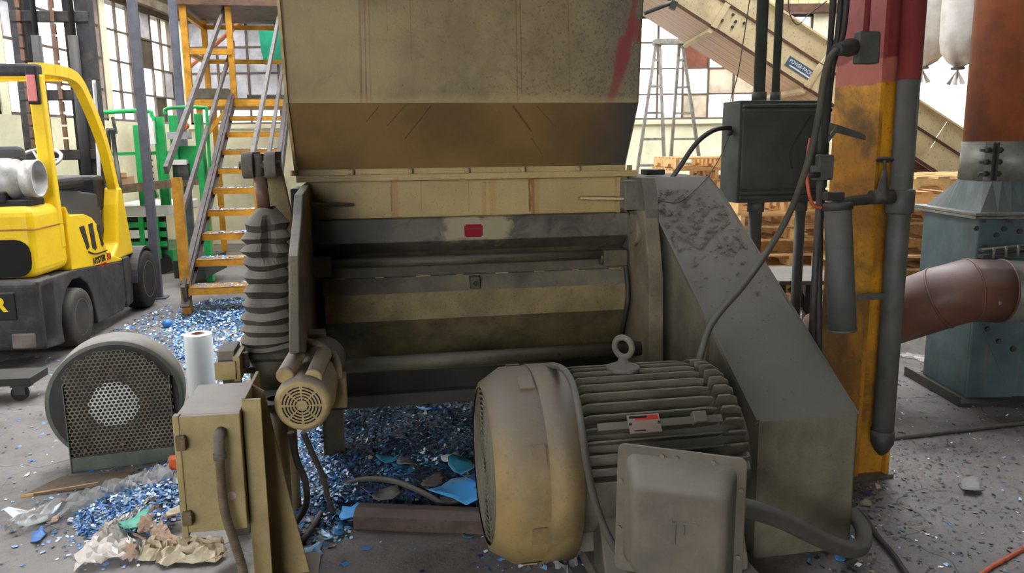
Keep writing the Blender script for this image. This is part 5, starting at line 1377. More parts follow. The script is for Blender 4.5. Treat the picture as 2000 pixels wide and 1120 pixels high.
q = MB(FF); q.box(-1.09, -.01, -.66, -.36, .13, .64); part('counterweight', q, M['fl_dark'], fk, .05, label='charcoal counterweight', seg=4)
q = MB(FF); q.box(-.60, -.165, -.675, -.655, .36, .56); plq = part('name_panel', q, M['fl_black'], fk, .012)
text_part('HYSTER', .135, FF @ Matrix.Translation((-.225, -.677, .47)) @ Matrix.Rotation(math.pi / 2, 4, 'X'), M['yellow'], plq, align='RIGHT', depth=.002, bold=.006)
q = MB(FF); q.box(-.22, -.06, -.672, -.65, .15, .26); part('step_pocket', q, M['rim'], fk, .02)
q = MB(FF); q.box(-1.06, -.03, -.58, -.02, .64, 1.155); hood = part('hood', q, M['yellow'], fk, .07, label='yellow rear hood', seg=4)
q = MB(FF); q.box(-1.05, -.025, -.583, -.01, .985, 1.0); part('hood_seam', q, M['stair'], hood, .004)
q = MB(FF); loft(q, [[(x_ - .42, -.585, z_ + .79) for (x_, _, z_) in rrect(.36, .135, .10, 0)], [(x_ - .42, -.575, z_ + .79) for (x_, _, z_) in rrect(.34, .12, .09, 0)]], cap0=True); part('radiator_opening_shade', q, M['slot_shade'], hood)
# right side panel with vents
pp_ = [(-.04, .62), (-.04, 1.12), (.02, 1.04)] + [(.30, 1.03), (.45, .99), (.58, .90), (.68, .76), (.72, .64), (1.10, .55), (1.10, .535)]
q = MB(FF); q.prism(pp_, 'x', -.20, -.012); sp2 = part('side_panel', q, M['yellow'], fk, .02, label='yellow side panel with three slots')
for (y0, y1, zt_, zb_, tw) in ((.17, .27, .935, .735, .10), (.36, .45, .94, .71, .035), (.53, .60, .915, .72, .06)):
    q = MB(FF); q.prism([(y0, zt_), (y1, zt_ + .005), (y1 + tw * .5 + .02, zb_ + .02), (y1 + .01, zb_), (y0 + tw, zb_ + .03)], 'x', -.014, -.008); part('vent_slot', q, M['vent'], sp2, .003)
q = MB(FF); q.tube([(-.006, .30, .72), (-.006, .40, .69), (-.006, .50, .68), (-.006, .70, .68)], .006, 6); part('trim_line', q, M['vent'], sp2)
SM = FF @ Matrix.Translation((-.010, 0, 0)) @ Matrix(((0, 0, 1, 0), (1, 0, 0, 0), (0, 1, 0, 0), (0, 0, 0, 1)))
text_part('HYSTER', .078, SM @ Matrix.Translation((.52, .622, 0)), M['ink'], sp2, depth=.003, bold=.001)
text_part('50', .085, SM @ Matrix.Translation((.74, .618, 0)), M['plate_red'], sp2, depth=.003, bold=.003)
text_part('FORTIS', .05, SM @ Matrix.Translation((.60, .566, 0)), M['plate_red'], sp2, depth=.003)
# front cowl / step area
q = MB(FF); q.prism([(.78, .555), (.86, .60), (1.02, .70), (1.10, 1.05), (1.16, 1.2), (1.26, 1.2), (1.42, .56)], 'x', -.16, -.02); part('front_cowl', q, M['yellow'], fk, .02)
q = MB(FF); q.prism([(.05, .95), (.05, 1.25), (.62, 1.20), (1.0, 1.16), (1.08, .80), (.72, .78), (.55, .95)], 'x', -.95, -.14); part('driver_well', q, M['seat'], fk, .02)
q = MB(FF); q.box(-.75, -.30, .05, .52, 1.16, 1.30); q.box(-.75, -.30, -.02, .10, 1.16, 1.58); part('seat', q, M['seat'], fk, .05, label='black vinyl driver seat', seg=3)
q = MB(FF); q.box(-.28, -.10, .0, .62, 1.24, 1.33); part('armrest', q, M['fl_black'], fk, .03)
q = MB(FF); q.box(-1.0, -.14, .92, 1.2, 1.0, 1.32); part('dashboard', q, M['fl_black'], fk, .04)
q = MB(FF); q.torus((-.52, .78, 1.47), (0, -.55, 1), .18, .016, 26, 8)
for a in (0, 2.1, 4.2): q.cyl((-.52, .78, 1.47), (-.52 + .18 * math.cos(a), .78 + .155 * math.sin(a), 1.47 + .085 * math.sin(a)), .010, n=6)
q.cyl((-.52, .78, 1.47), (-.52, .98, 1.1), .022, n=10); part('steering_wheel', q, M['glass_grey'], fk)
# overhead guard
q = MB(FF); q.bar((-.075, -.10, .80), (-.075, -.16, 2.10), .10, .085, (0, 1, 0)); part('rear_guard_leg', q, M['yellow'], fk, .015)
q = MB(FF); q.bar((-1.02, -.10, .80), (-1.02, -.16, 2.10), .10, .085, (0, 1, 0)); part('rear_guard_leg', q, M['yellow'], fk, .015)
for x_ in (-.075, -1.02):
    pts = smooth_path([(x_, -.17, 2.14), (x_, .10, 2.155), (x_, .42, 2.15), (x_, .60, 2.10), (x_, .74, 1.98), (x_, .90, 1.80), (x_, 1.04, 1.60), (x_, 1.18, 1.25), (x_, 1.36, .62)], 4)
    q = MB(FF); 
    for i in range(len(pts) - 1): q.bar(pts[i], pts[i + 1] + (pts[i + 1] - pts[i]).normalized() * .012, .085, .075, (1, 0, 0))
    part('front_guard_leg', q, M['yellow'], fk)
q = MB(FF); q.bar((-1.06, -.17, 2.13), (-.03, -.17, 2.13), .09, .085); part('rear_guard_header', q, M['fl_dark'], fk, .02)
for y_ in (.0, .15, .30, .45):
    q = MB(FF); q.bar((-1.02, y_, 2.12), (-.08, y_, 2.12), .035, .05); part('guard_slat', q, M['yellow'], fk)
q = MB(FF); q.box(-.115, -.035, -.235, -.19, 1.88, 2.16); tl = part('tail_light_housing', q, M['fl_black'], fk, .012)
q = MB(FF); q.box(-.108, -.045, -.245, -.232, 1.90, 2.09); part('tail_light', q, M['lens'], tl, .008, label='faded red tail light lens')
# gas bottle across the hood
q = MB(FF); q.lathe([(0, .05), (.02, .12), (.05, .145), (.08, .15), (.60, .15), (.66, .14), (.70, .10), (.71, .10), (.71, .135), (.80, .135), (.80, .125), (.72, .125), (.72, .02)], (-.84, -.36, 1.345), (1, 0, 0), 32, False); tk = part('gas_bottle', q, M['tank'], fk, label='scuffed aluminium gas bottle lying across the hood')
q = MB(FF); q.box(-.9, -.08, -.50, -.22, 1.15, 1.20); q.box(-.30, -.22, -.52, -.20, 1.18, 1.26); part('bottle_cradle', q, M['fl_black'], fk, .01)
# wheels
def wheel(cx, cy, r, w, lab, tm, rm):
    q = MB(FF); q.lathe([(0, r * .66), (.0, r * .93), (.02, r * .985), (.05, r), (w - .05, r), (w - .02, r * .985), (w, r * .93), (w, r * .66)], (cx, cy, r), (-1, 0, 0), 40); w_ = part('wheel', q, tm, fk, label=lab)
    q = MB(FF); q.lathe([(0.01, r * .66), (-.004, r * .62), (.03, r * .52), (.035, r * .34), (.01, r * .30), (.005, r * .12), (.005, .001)], (cx, cy, r), (-1, 0, 0), 32, False); part('rim', q, rm, w_)
    for k_ in range(6):
        a = k_ * math.pi / 3; q = MB(FF); q.hexbolt((cx - .03, cy + r * .43 * math.cos(a), r + r * .43 * math.sin(a)), (1, 0, 0), .016, .02); part('wheel_nut', q, rm, w_)
    if tm is M['tyre_black']:
        for k_ in range(26):
            a = k_ * 2 * math.pi / 26; d_ = Vector((0, math.cos(a), math.sin(a))); c_ = Vector((cx - .03, cy, r)) + d_ * (r * .985); q = MB(FF); q.bar(c_, c_ + Vector((-.09, 0, 0)) + Vector((0, -math.sin(a), math.cos(a))) * .03, .03, .012, d_); part('tread_lug', q, tm, w_)
wheel(.01, 0, .235, .19, 'worn dusty rear tyre', M['tyre'], M['rim'])
wheel(.055, 1.56, .285, .20, 'black treaded front tyre', M['tyre_black'], M['rim'])
wheel(-.90, 0, .235, .19, None, M['tyre'], M['rim']); wheel(-.90, 1.56, .285, .20, None, M['tyre_black'], M['tyre'])
ar = arch(1.56, .285, .33, 55, 178, 12) + arch(1.56, .285, .305, 178, 55, 12)
q = MB(FF); q.prism(ar, 'x', -.2, .045); part('front_fender', q, M['fl_dark'], fk, .005)
q = MB(FF); q.prism([(1.05, .10), (1.05, .56), (1.22, .56), (1.26, .40), (1.22, .12)], 'x', -.2, .0); part('front_side_panel', q, M['fl_dark'], fk, .01)
# mast
for (x_, w_, d_) in ((-1.02, .09, .14), (-.42, .12, .16)):
    q = MB(FF); q.box(x_ - w_ / 2, x_ + w_ / 2, 1.80, 1.80 + d_, .08, 4.2); part('mast_rail', q, M['fl_dark'], fk)
for x_ in (-.90, -.56):
    q = MB(FF); q.box(x_ - .035, x_ + .035, 1.82, 1.92, .2, 4.0); part('inner_mast_rail', q, M['fl_black'], fk)
for x_ in (-.83, -.50):
    q = MB(FF); q.cyl((x_, 1.76, .3), (x_, 1.76, 2.62), .045, n=14); q.cyl((x_, 1.76, 2.5), (x_, 1.76, 4.0), .025, n=12); part('lift_cylinder', q, M['fl_black'], fk)
for x_ in (-.96, -.66):
    for k_ in range(20):
        q = MB(FF); z_ = 1.55 + k_ * .12; q.box(x_ - .018, x_ + .018, 1.74, 1.77, z_, z_ + .10); part('chain_link', q, M['rust'], fk)
for z_ in (1.45, 2.02, 2.75, 3.3):
    q = MB(FF); q.box(-1.06, -.36, 1.78, 1.86, z_, z_ + .10); part('mast_crossbar', q, M['fl_dark'], fk, .008)
q = MB(FF); q.tube([(-.33, 1.70, 2.2), (-.33, 1.68, 1.9), (-.30, 1.55, 1.6), (-.28, 1.45, 1.3), (-.28, 1.35, .9)], .018, 8); part('mast_hose', q, M['glass_grey'], fk)
q = MB(FF); q.tube([(-.22, 1.75, 1.75), (-.2, 1.7, 1.5), (-.12, 1.5, 1.2), (-.12, 1.45, .8)], .022, 8); q.tube([(-.26, 1.75, 1.75), (-.25, 1.68, 1.45), (-.2, 1.5, 1.15), (-.2, 1.4, .8)], .02, 8); part('mast_hoses', q, M['fl_black'], fk)

# ------------------------------------------------------------------ steel posts
pA = G(310, 583); pB_ = PY(352, 200, 9.75)
for (p_, w_, lab) in ((pA, .085, 'slim grey steel post standing between the forklift and the stairs'), (Vector((pB_.x, 9.75, 0)), .085, 'slim grey steel post rising behind the stair handrails')):
    t = thing('steel_post', lab, 'post', Matrix.Translation((p_.x, p_.y, 0)), group='slim grey steel posts')
    q = MB(frame((p_.x, p_.y, 0), .2)); q.box(-w_ / 2, w_ / 2, -w_ / 2, w_ / 2, 0, 5.6); part('shaft', q, M['post'], t, .006)
    q = MB(frame((p_.x, p_.y, 0), .2)); q.box(-.09, .09, -.09, .09, 0, .015); part('base_plate', q, M['post'], t)

# ------------------------------------------------------------------ yellow stairs
SF = MM @ Matrix.Translation((-2.42, 4.08, 0))
st = thing('staircase', 'yellow steel staircase with open treads and bare handrails behind the bellows', 'staircase', SF)
aw = mb_(557, 232, 7.13).x + 2.42
ta0 = .085
RUN, RISE, N = .402, .2115, 9
def tz(i): return .262 + RISE * i
def tb(i): return -.09 + RUN * i
for i in range(N):
    q = MB(SF); q.box(ta0, aw - .02, tb(i), tb(i) + .012, tz(i) - .065, tz(i)); q.box(ta0, aw - .02, tb(i), tb(i) + .30, tz(i) - .008, tz(i)); q.box(ta0, aw - .02, tb(i) + .29, tb(i) + .30, tz(i) - .05, tz(i)); part('tread', q, M['stair'], st)
zL = tz(N) + .03; bL = tb(N)
for a_ in (ta0 - .03, aw):
    q = MB(SF); s0, s1 = Vector((a_, -.12, tz(0) - .06)), Vector((a_, bL + .12, zL + .02)); q.bar(s0, s1, .030, .20, (0, 0, 1)); sg = part('stringer', q, M['stair_rail'], st)
    q = MB(SF); dd = Vector((0, .04, .10)); q.bar(s0 + dd, s1 + dd, .08, .014); q.bar(s0 - dd, s1 - dd, .08, .014); part('stringer_flange', q, M['stair_rail'], st)
    q = MB(SF); q.box(a_ - .05, a_ + .03, -.04, .05, 0, 1.285 if a_ < .5 else 1.285); part('newel_post', q, M['stair'], st, .003)
    q = MB(SF); q.bar((a_ - .045, -.22, 1.36), (a_ - .045, 4.15, 3.56), .035, .075); part('handrail', q, M['stair_rail'], st)
    q = MB(SF); q.bar((a_ - .035, .0, .83), (a_ - .035, 4.3, 3.0), .035, .065); part('mid_rail', q, M['stair_rail'], st)
# landing
lx0 = mb_(369, 190, 7.7).x + 2.42; lx1 = aw + .55
q = MB(SF); q.box(lx0, lx1, bL, bL + 1.3, zL - .10, zL - .012); part('landing_frame', q, M['stair'], st)
q = MB(SF); q.box(lx0, lx1, bL, bL + 1.3, zL - .012, zL); part('landing_deck', q, M['oily'], st)
q = MB(SF); q.box(lx0, ta0 - .05, bL - .006, bL + .006, zL, zL + .13); part('kick_plate', q, M['oily'], st)
q = MB(SF); q.box(ta0, lx1, bL + 1.29, bL + 1.3, zL, zL + .13); part('kick_plate', q, M['oily'], st)
def pst(a_, b_, z0, z1, w_=.075): 
    q = MB(SF); q.box(a_ - w_ / 2, a_ + w_ / 2, b_ - .035, b_ + .035, z0, z1); part('guard_post', q, M['stair'], st)
pst(lx0 + .03, bL, zL - .1, 4.4, .085); pst(ta0 + .0, bL + .05, zL, 4.4); pst(lx0 + .05, bL + 1.28, zL, 3.6); pst(lx1, bL + 1.28, zL, 3.6)
pst(lx0 + .12, bL + .1, 0, zL - .1); pst(lx1 - .1, bL + .1, 0, zL - .1); pst(lx0 + .12, bL + 1.2, 0, zL - .1); pst(lx1 - .1, bL + 1.2, 0, zL - .1)
for z_ in (zL + .60, zL + 1.08):
    q = MB(SF); q.bar((lx0, bL + 1.28, z_), (lx1, bL + 1.28, z_), .05, .06); part('guard_rail', q, M['stair'], st)
    q = MB(SF); q.bar((lx0 + .03, bL, z_), (lx0 + .03, bL + 1.28, z_), .05, .06); part('guard_rail', q, M['stair'], st)
q = MB(SF); q.bar((lx0, bL, zL + .60), (ta0 + .02, bL, zL + .60), .05, .075); part('guard_rail', q, M['stair'], st)
q = MB(SF); q.bar((lx0 + .12, bL + .1, zL - .55), (lx0 + .5, bL + .1, zL - .1), .05, .05, (0, 1, 0)); part('knee_brace', q, M['stair'], st)
q = MB(SF); q.bar((lx1 - .1, bL + .1, zL - .5), (lx1 - .5, bL + .1, zL - .1), .05, .05, (0, 1, 0)); part('knee_brace', q, M['stair'], st)
zU = (SF.inverted() @ PY(450, 2, 10.6)).z
q = MB(SF); q.box(lx0 - .1, lx1 + .4, bL - .1, bL + 1.5, zU - .02, zU + .16); part('upper_landing', q, M['beam_brown'], st)

# ------------------------------------------------------------------ behind the stairs
q = MB(); q.cyl(PY(371, 130, 12.55), PY(520, 0, 12.55) + (PY(520, 0, 12.55) - PY(371, 130, 12.55)) * .3, .033, n=10)
part('brace_pipe', q, M['pipe_orange'], None, label='faded orange pipe slanting up behind the stair landing', cat='pipe')
g0 = [PY(505, 60, 12.852), PY(560, 48, 12.852), PY(560, 122, 12.852), PY(517, 127, 12.852), PY(510, 100, 12.852)]
q = MB(); q.plate(g0, (0, 1, 0), .01); part('green_sheet', q, M['green_sign'], None, label='torn green sheet hung on the back wall beside the hopper', cat='sheet')
# green work platform
LP = frame(PY(320, 400, 10.2), .1)
LP.translation.z = 0
ox = LP.translation.x
gl = thing('scissor_lift', 'green scissor lift with a railed platform parked behind the stairs', 'lift', LP)
def lp(px, py, d=0.0):
    return LP.inverted() @ PY(px, py, 10.2 + d)
x0_, x1_ = lp(245, 500).x, lp(352, 500).x
q = MB(LP); q.box(x0_, x1_, -.3, .9, .12, .30); part('chassis', q, M['green'], gl, .01)
q = MB(LP); q.box(x0_ + .05, x1_ - .05, -.32, -.28, .30, .72); part('scissor_back_plate', q, M['green_dark'], gl)
for z_ in (.38, .50, .62):
    q = MB(LP); q.box(x0_ + .02, x1_ - .05, -.36, -.32, z_ - .03, z_ + .035); part('scissor_arm', q, M['green'], gl)
for x_ in (x0_ + .12, x0_ + .38, x1_ - .15):
    q = MB(LP); q.box(x_ - .03, x_ + .03, -.38, -.34, .2, .72); part('scissor_post', q, M['green'], gl)
for x_ in (x0_ + .15, x1_ - .15):
    q = MB(LP); q.cyl((x_, -.34, .14), (x_, -.20, .14), .14, n=20); part('wheel', q, M['tyre_black'], gl)
q = MB(LP); q.box(x0_ + .1, x1_ - .2, -.37, -.36, .46, .56); part('warning_label', q, M['white_sheet'], gl)
q = MB(LP); q.box(x0_ - .05, x1_ + .02, -.4, .9, .74, .86); part('platform_deck', q, M['white_sheet'], gl, .01)
za = lp(300, 222).z
q = MB(LP); q.tube([(lp(212, 222).x, -.3, za - .05), (lp(216, 216).x, -.3, za), (lp(300, 214).x, -.3, za + .02), (lp(312, 222).x, -.3, za - .04), (lp(318, 240).x, -.3, za - .2), (lp(320, 240).x, -.3, .86)], .028, 8, 4); part('guard_rail', q, M['green'], gl)
q = MB(LP); q.bar((lp(225, 301).x, -.3, lp(225, 301).z), (lp(400, 297).x, -.3, lp(400, 297).z), .04, .04); part('guard_rail', q, M['green'], gl)
for px in (286, 330):
    q = MB(LP); q.box(lp(px, 260).x - .04, lp(px, 260).x + .04, -.33, -.27, .86, za - .05 if px > 300 else za - .15); part('guard_post', q, M['green'], gl)
q = MB(LP); q.bar((lp(240, 225).x, -.3, za - .05), (lp(246, 250).x, -.3, za - .25), .035, .03); part('hook', q, M['fl_dark'], gl)
q = MB(LP); q.bar((lp(286, 300).x, -.3, lp(286, 300).z), (lp(318, 340).x, -.3, .95), .05, .05, (0, 1, 0)); part('brace', q, M['green'], gl)
q = MB(LP); q.box(lp(305, 260).x, lp(322, 260).x, -.42, -.36, lp(300, 282).z, lp(300, 238).z); part('sign_board', q, M['white_sheet'], gl)
q = MB(LP)
P_ = [Vector((lp(308, 300).x + .04 * math.cos(t_), -.35 + .04 * math.sin(t_), lp(308, 300).z - t_ * .012)) for t_ in np.linspace(0, 40, 120)]
q.tube(P_, .008, 5, smoothp=False); part('coiled_cord', q, M['cable_black'], gl)
# second green machine
L2 = frame(PY(372, 400, 9.2), .05); L2.translation.z = 0
def l2(px, py): return L2.inverted() @ PY(px, py, 9.2)
g2 = thing('mast_lift', 'green mast lift with a control panel between the stair rails', 'lift', L2)
q = MB(L2); q.box(l2(334, 300).x, l2(348, 300).x, 0, .1, 0, l2(340, 225).z); part('mast', q, M['green'], g2, .01)
q = MB(L2); q.box(l2(383, 300).x, l2(396, 300).x, 0, .1, 0, l2(390, 222).z); part('mast', q, M['green'], g2, .01)
q = MB(L2); q.box(l2(348, 300).x, l2(396, 300).x, .05, .12, l2(360, 350).z, l2(360, 285).z); part('carriage', q, M['green'], g2, .01)
q = MB(L2); q.box(l2(338, 330).x, l2(368, 330).x, .0, .05, l2(360, 352).z, l2(360, 320).z); part('panel', q, M['fl_dark'], g2)
q = MB(L2); q.box(l2(338, 330).x, l2(366, 330).x, -.01, .05, l2(360, 322).z, l2(360, 312).z); part('panel_label', q, M['white_sheet'], g2)
q = MB(L2); q.box(l2(332, 270).x, l2(370, 270).x, -.08, .08, l2(350, 272).z, l2(350, 258).z); part('shelf', q, M['glass_grey'], g2)
q = MB(L2); q.cyl((l2(366, 246).x, -.05, l2(366, 246).z), (l2(366, 246).x, -.12, l2(366, 246).z), .04, n=14); part('stop_button', q, M['orange'], g2)
q = MB(L2); q.box(l2(340, 300).x, l2(400, 300).x, -.3, .5, .1, .3); part('base', q, M['green_dark'], g2)
q = MB(L2); q.tube([(l2(325, 225).x, 0, l2(325, 225).z), (l2(328, 215).x, 0, l2(328, 212).z), (l2(395, 213).x, 0, l2(395, 210).z), (l2(403, 225).x, 0, l2(403, 225).z), (l2(410, 350).x, 0, l2(410, 350).z)], .02, 8, 4); part('guard_rail', q, M['green'], g2)
# board and carton on the lift
q = MB(LP); q.bar((lp(244, 368).x, -.50, lp(244, 368).z), (lp(405, 350).x, -.50, lp(405, 350).z), .2, .10); part('plank', q, M['wood_old'], None, label='weathered plank lying across the green scissor lift', cat='plank')
q = MB(LP); c_ = lp(255, 354); q.box(c_.x - .1, c_.x + .1, -.35, -.1, c_.z - .06, c_.z + .07); q.box(c_.x - .1, c_.x + .1, -.36, -.35, c_.z + .06, c_.z + .12); part('carton', q, M['carton'], None, .003, label='open cardboard carton on the plank beside the forklift', cat='carton')
# white scrap bags behind the open treads
# ------------------------------------------------------------------ cart at the left edge, stretch-film roll
cr_ = G(48, 782); CF2 = frame((cr_.x, cr_.y, 0), .12)
cart = thing('platform_cart', 'steel platform cart with a swivel caster cut by the left edge', 'cart', CF2)
zd = (CF2.inverted() @ PY(60, 735, cr_.y)).z
q = MB(CF2); q.box(-1.0, .07, -.05, .20, zd - .05, zd); part('deck', q, M['blackish'], cart, .004)
q = MB(CF2); q.box(-.26, -.19, .0, .07, zd, zd + .75); part('handle_post', q, M['beam_brown'], cart)
q = MB(CF2); q.cyl((-.02, -.015, .05), (-.02, .015, .05), .05, n=20); cw = part('caster_wheel', q, M['tyre_black'], cart)
q = MB(CF2); q.box(-.05, .02, -.024, -.018, .04, zd - .055); q.box(-.05, .02, .018, .024, .04, zd - .055); q.box(-.06, .05, -.03, .03, zd - .065, zd - .055); part('caster_fork', q, M['bolt'], cart)
rl_ = G(396, 772); 
rt = thing('stretch_film_roll', 'white roll of stretch film standing on the flaky floor', 'film roll', Matrix.Translation(rl_))
zr = PY(384, 652, rl_.y).z
q = MB(); q.lathe([(0, .04), (0, .083), (.004, .086), (zr - .004, .086), (zr, .083), (zr, .042)], rl_, (0, 0, 1), 40, False); part('film', q, M['film_roll'], rt)
q = MB(); q.lathe([(-0.0, .034), (0, .041), (zr + .002, .041), (zr + .002, .034), (.02, .034)], rl_, (0, 0, 1), 28, False); part('core', q, M['card'], rt)
# ------------------------------------------------------------------ plastic flakes
FM = ['flake_blue', 'flake_light', 'flake_white', 'flake_navy', 'flake_teal', 'flake_grey', 'flake_dark', 'flake_tan']
rng = np.random.default_rng(3)
def inpoly(x, y, P):
    c = np.zeros(len(x), bool); j = len(P) - 1
    for i in range(len(P)):
        xi, yi = P[i]; xj, yj = P[j]
        t = ((yi > y) != (yj > y)) & (x < (xj - xi) * (y - yi) / (yj - yi + 1e-12) + xi)
        c ^= t; j = i
    return c
def hnoise(x, y, s=1.0):
    return (np.sin(x * 9.1 * s + 1.3) * np.cos(y * 7.7 * s - .4) + .6 * np.sin(x * 17.3 * s - y * 12.9 * s + .7) + .35 * np.sin(x * 31 * s + y * 27 * s)) / 1.95
def flakes(name, pts3, weights, label, smin=.004, smax=.013, tilt=.6, parent=None):
    n = len(pts3)
    P = np.asarray(pts3, float)
    a = rng.uniform(0, 2 * np.pi, n); s = smin + (smax - smin) * rng.random(n) ** 1.8
    asp = rng.uniform(.5, 1.0, n)
    tx, ty = rng.normal(0, tilt * .6, n), rng.normal(0, tilt * .6, n)
    V = np.zeros((n, 5, 3))
    for k, (u, v, w) in enumerate(((-1, -.8, 0), (.9, -1, 0), (1.1, .7, 0), (-.6, 1, 0), (.1, 0, .22))):
        u = u * (1 + rng.normal(0, .25, n)); v = v * (1 + rng.normal(0, .25, n))
        x = (u * np.cos(a) - v * asp * np.sin(a)) * s; y = (u * np.sin(a) + v * asp * np.cos(a)) * s
        V[:, k, 0] = P[:, 0] + x; V[:, k, 1] = P[:, 1] + y
        V[:, k, 2] = np.maximum(P[:, 2] + x * np.tan(np.clip(tx, -1.1, 1.1)) + y * np.tan(np.clip(ty, -1.1, 1.1)) + w * s, P[:, 2] - .002) + .003
    idx = np.arange(n)[:, None] * 5
    F = np.concatenate([np.stack([idx[:, 0] + i, idx[:, 0] + j, idx[:, 0] + 4], 1)[:, None, :] for i, j in ((0, 1), (1, 2), (2, 3), (3, 0))], 1).reshape(-1, 3)
    me = bpy.data.meshes.new(name)
    me.vertices.add(n * 5); me.loops.add(len(F) * 3); me.polygons.add(len(F))
    org = P.mean(0); org[2] = 0 if parent is None else 0
    if parent is not None:
        W = np.array(WM[parent.name].inverted()); VV = V.reshape(-1, 3) @ W[:3, :3].T + W[:3, 3]
    else:
        VV = V.reshape(-1, 3) - org
    me.vertices.foreach_set('co', VV.ravel())
    me.loops.foreach_set('vertex_index', F.ravel().astype(np.int32))
    me.polygons.foreach_set('loop_start', (np.arange(len(F)) * 3).astype(np.int32))
    w = np.array(weights, float); w /= w.sum()
    mi = rng.choice(len(FM), n, p=w).repeat(4)
    me.polygons.foreach_set('material_index', mi.astype(np.int32))
    me.update(calc_edges=True); me.validate()
    for f in FM: me.materials.append(M[f])
    o = bpy.data.objects.new(name, me); link(o, parent)
    if parent is None:
        o.location = org; props(o, label, 'plastic flakes', None, 'stuff')
    else:
        props(o, label, None, None, 'stuff')
    WM[o.name] = Matrix.Translation(tuple(org)) if parent is None else WM[parent.name]
    return o
def scatter(poly_px, dens, hfun=None, fall=None):
    P = [(G(*p).x, G(*p).y) for p in poly_px]
    xs = [p[0] for p in P]; ys = [p[1] for p in P]
    A = (max(xs) - min(xs)) * (max(ys) - min(ys)); n = int(A * dens)
    x = rng.uniform(min(xs), max(xs), n); y = rng.uniform(min(ys), max(ys), n)
    k = inpoly(x, y, P)
    clump = .5 + .5 * hnoise(x, y, .55)
    k &= rng.random(n) < (.35 + .65 * clump)
    x, y = x[k], y[k]
    z = hfun(x, y) if hfun is not None else np.zeros(len(x))
    return np.stack([x, y, z], 1)
def bed_mat(name, cols):
    n = NT(name)
    vo = n.t.nodes.new('ShaderNodeTexVoronoi'); vo.inputs['Scale'].default_value = 75
    n.l(n.co, vo.inputs['Vector'])
    rp = n.t.nodes.new('ShaderNodeValToRGB'); rp.color_ramp.interpolation = 'CONSTANT'
    els = rp.color_ramp.elements; els[0].position = 0; els[0].color = lin(cols[0]); els[1].position = .99; els[1].color = lin(cols[-1])
    for i, c in enumerate(cols[1:-1]):
        e = els.new((i + 1) / (len(cols) - 1)); e.color = lin(c)
    sp = n.t.nodes.new('ShaderNodeSeparateColor'); n.l(vo.outputs['Color'], sp.inputs[0]); n.l(sp.outputs[0], rp.inputs[0])
    n.bump(vo.outputs['Distance'], .8, .01)
    return n.out(rp.outputs[0], .5, 0, .4)
M['bed_dark'] = bed_mat('flake_bed_dark', [(28, 34, 48), (34, 64, 84), (40, 80, 120), (22, 26, 34), (60, 84, 100), (30, 40, 70), (46, 44, 42)])
M['bed_blue'] = bed_mat('flake_bed_blue', [(60, 110, 170), (40, 70, 130), (110, 150, 190), (50, 90, 120), (160, 176, 190), (36, 48, 84), (80, 120, 170)])
def mound(name, poly_px, H, mat, label, res=46, edge=.12):
    P = [(G(*p).x, G(*p).y) for p in poly_px]
    xs = [p[0] for p in P]; ys = [p[1] for p in P]
    cx, cy = np.mean(xs), np.mean(ys)
    def dist_in(x, y):
        d = np.full(np.shape(x), 1e9)
        for i in range(len(P)):
            ax, ay = P[i]; bx2, by2 = P[(i + 1) % len(P)]
            dx, dy = bx2 - ax, by2 - ay
            t = np.clip(((x - ax) * dx + (y - ay) * dy) / (dx * dx + dy * dy), 0, 1)
            d = np.minimum(d, np.hypot(x - ax - t * dx, y - ay - t * dy))
        return np.where(inpoly(np.ravel(x), np.ravel(y), P).reshape(np.shape(x)), d, -d)
    def h(x, y):
        s = np.clip((dist_in(x, y) + .02) / edge, 0, 1); s = s * s * (3 - 2 * s)
        return np.maximum(s * H * (.72 + .35 * hnoise(x, y, .6)), 0)
    gx = np.linspace(min(xs), max(xs), res); gy = np.linspace(min(ys), max(ys), res)
    X, Y = np.meshgrid(gx, gy); Z = h(X.ravel(), Y.ravel()).reshape(X.shape)
    D = dist_in(X.ravel(), Y.ravel()).reshape(X.shape)
    q = MB(); vs = [(X[j, i], Y[j, i], Z[j, i] - .002) for j in range(res) for i in range(res)]
    fs = [(j * res + i, j * res + i + 1, (j + 1) * res + i + 1, (j + 1) * res + i) for j in range(res - 1) for i in range(res - 1) if D[j, i] > -.02]
    q.add(vs, fs, 0, True)
    part(name, q, mat, None, label=label, cat='plastic flakes', kind='stuff')
    return h
Wb = [.34, .22, .20, .09, .10, .03, .02, .0]
Wd = [.13, .04, .05, .22, .24, .06, .24, .02]
Wg = [.02, .015, .04, .025, .015, .48, .30, .105]
pile_a = [(600, 815), (700, 800), (935, 792), (990, 800), (985, 985), (900, 998), (760, 992), (690, 1000), (640, 1035), (585, 1000), (575, 900)]
hA = mound('flake_pile', pile_a, .10, M['bed_dark'], 'dark heap of blue plastic flakes under the granulator')
flakes('plastic_flakes', scatter(pile_a, 9000, hA), Wd, 'teal and navy plastic flakes over the heap under the granulator', tilt=.7, smin=.003, smax=.011)
pile_b = [(140, 1010), (205, 955), (290, 925), (345, 895), (360, 960), (350, 1015), (270, 1040), (205, 1060), (150, 1045)]
hB = mound('flake_pile', pile_b, .035, M['bed_blue'], 'low spread of light blue flakes in front of the blower', res=30, edge=.10)
flakes('plastic_flakes', scatter(pile_b, 12000, hB), Wb, 'bright blue and white flakes in front of the blower', tilt=.7, smax=.012)
pile_c = [(520, 880), (585, 850), (640, 870), (700, 985), (690, 1045), (620, 1090), (560, 1085), (515, 980)]
flakes('plastic_flakes', scatter(pile_c, 7000, hA), [.25, .12, .12, .16, .22, .05, .06, .02], 'blue flakes around the hydraulic hoses beside the box stand', tilt=.7)
stair_a = [(330, 640), (355, 600), (480, 585), (600, 575), (640, 700), (560, 800), (430, 790), (345, 700)]
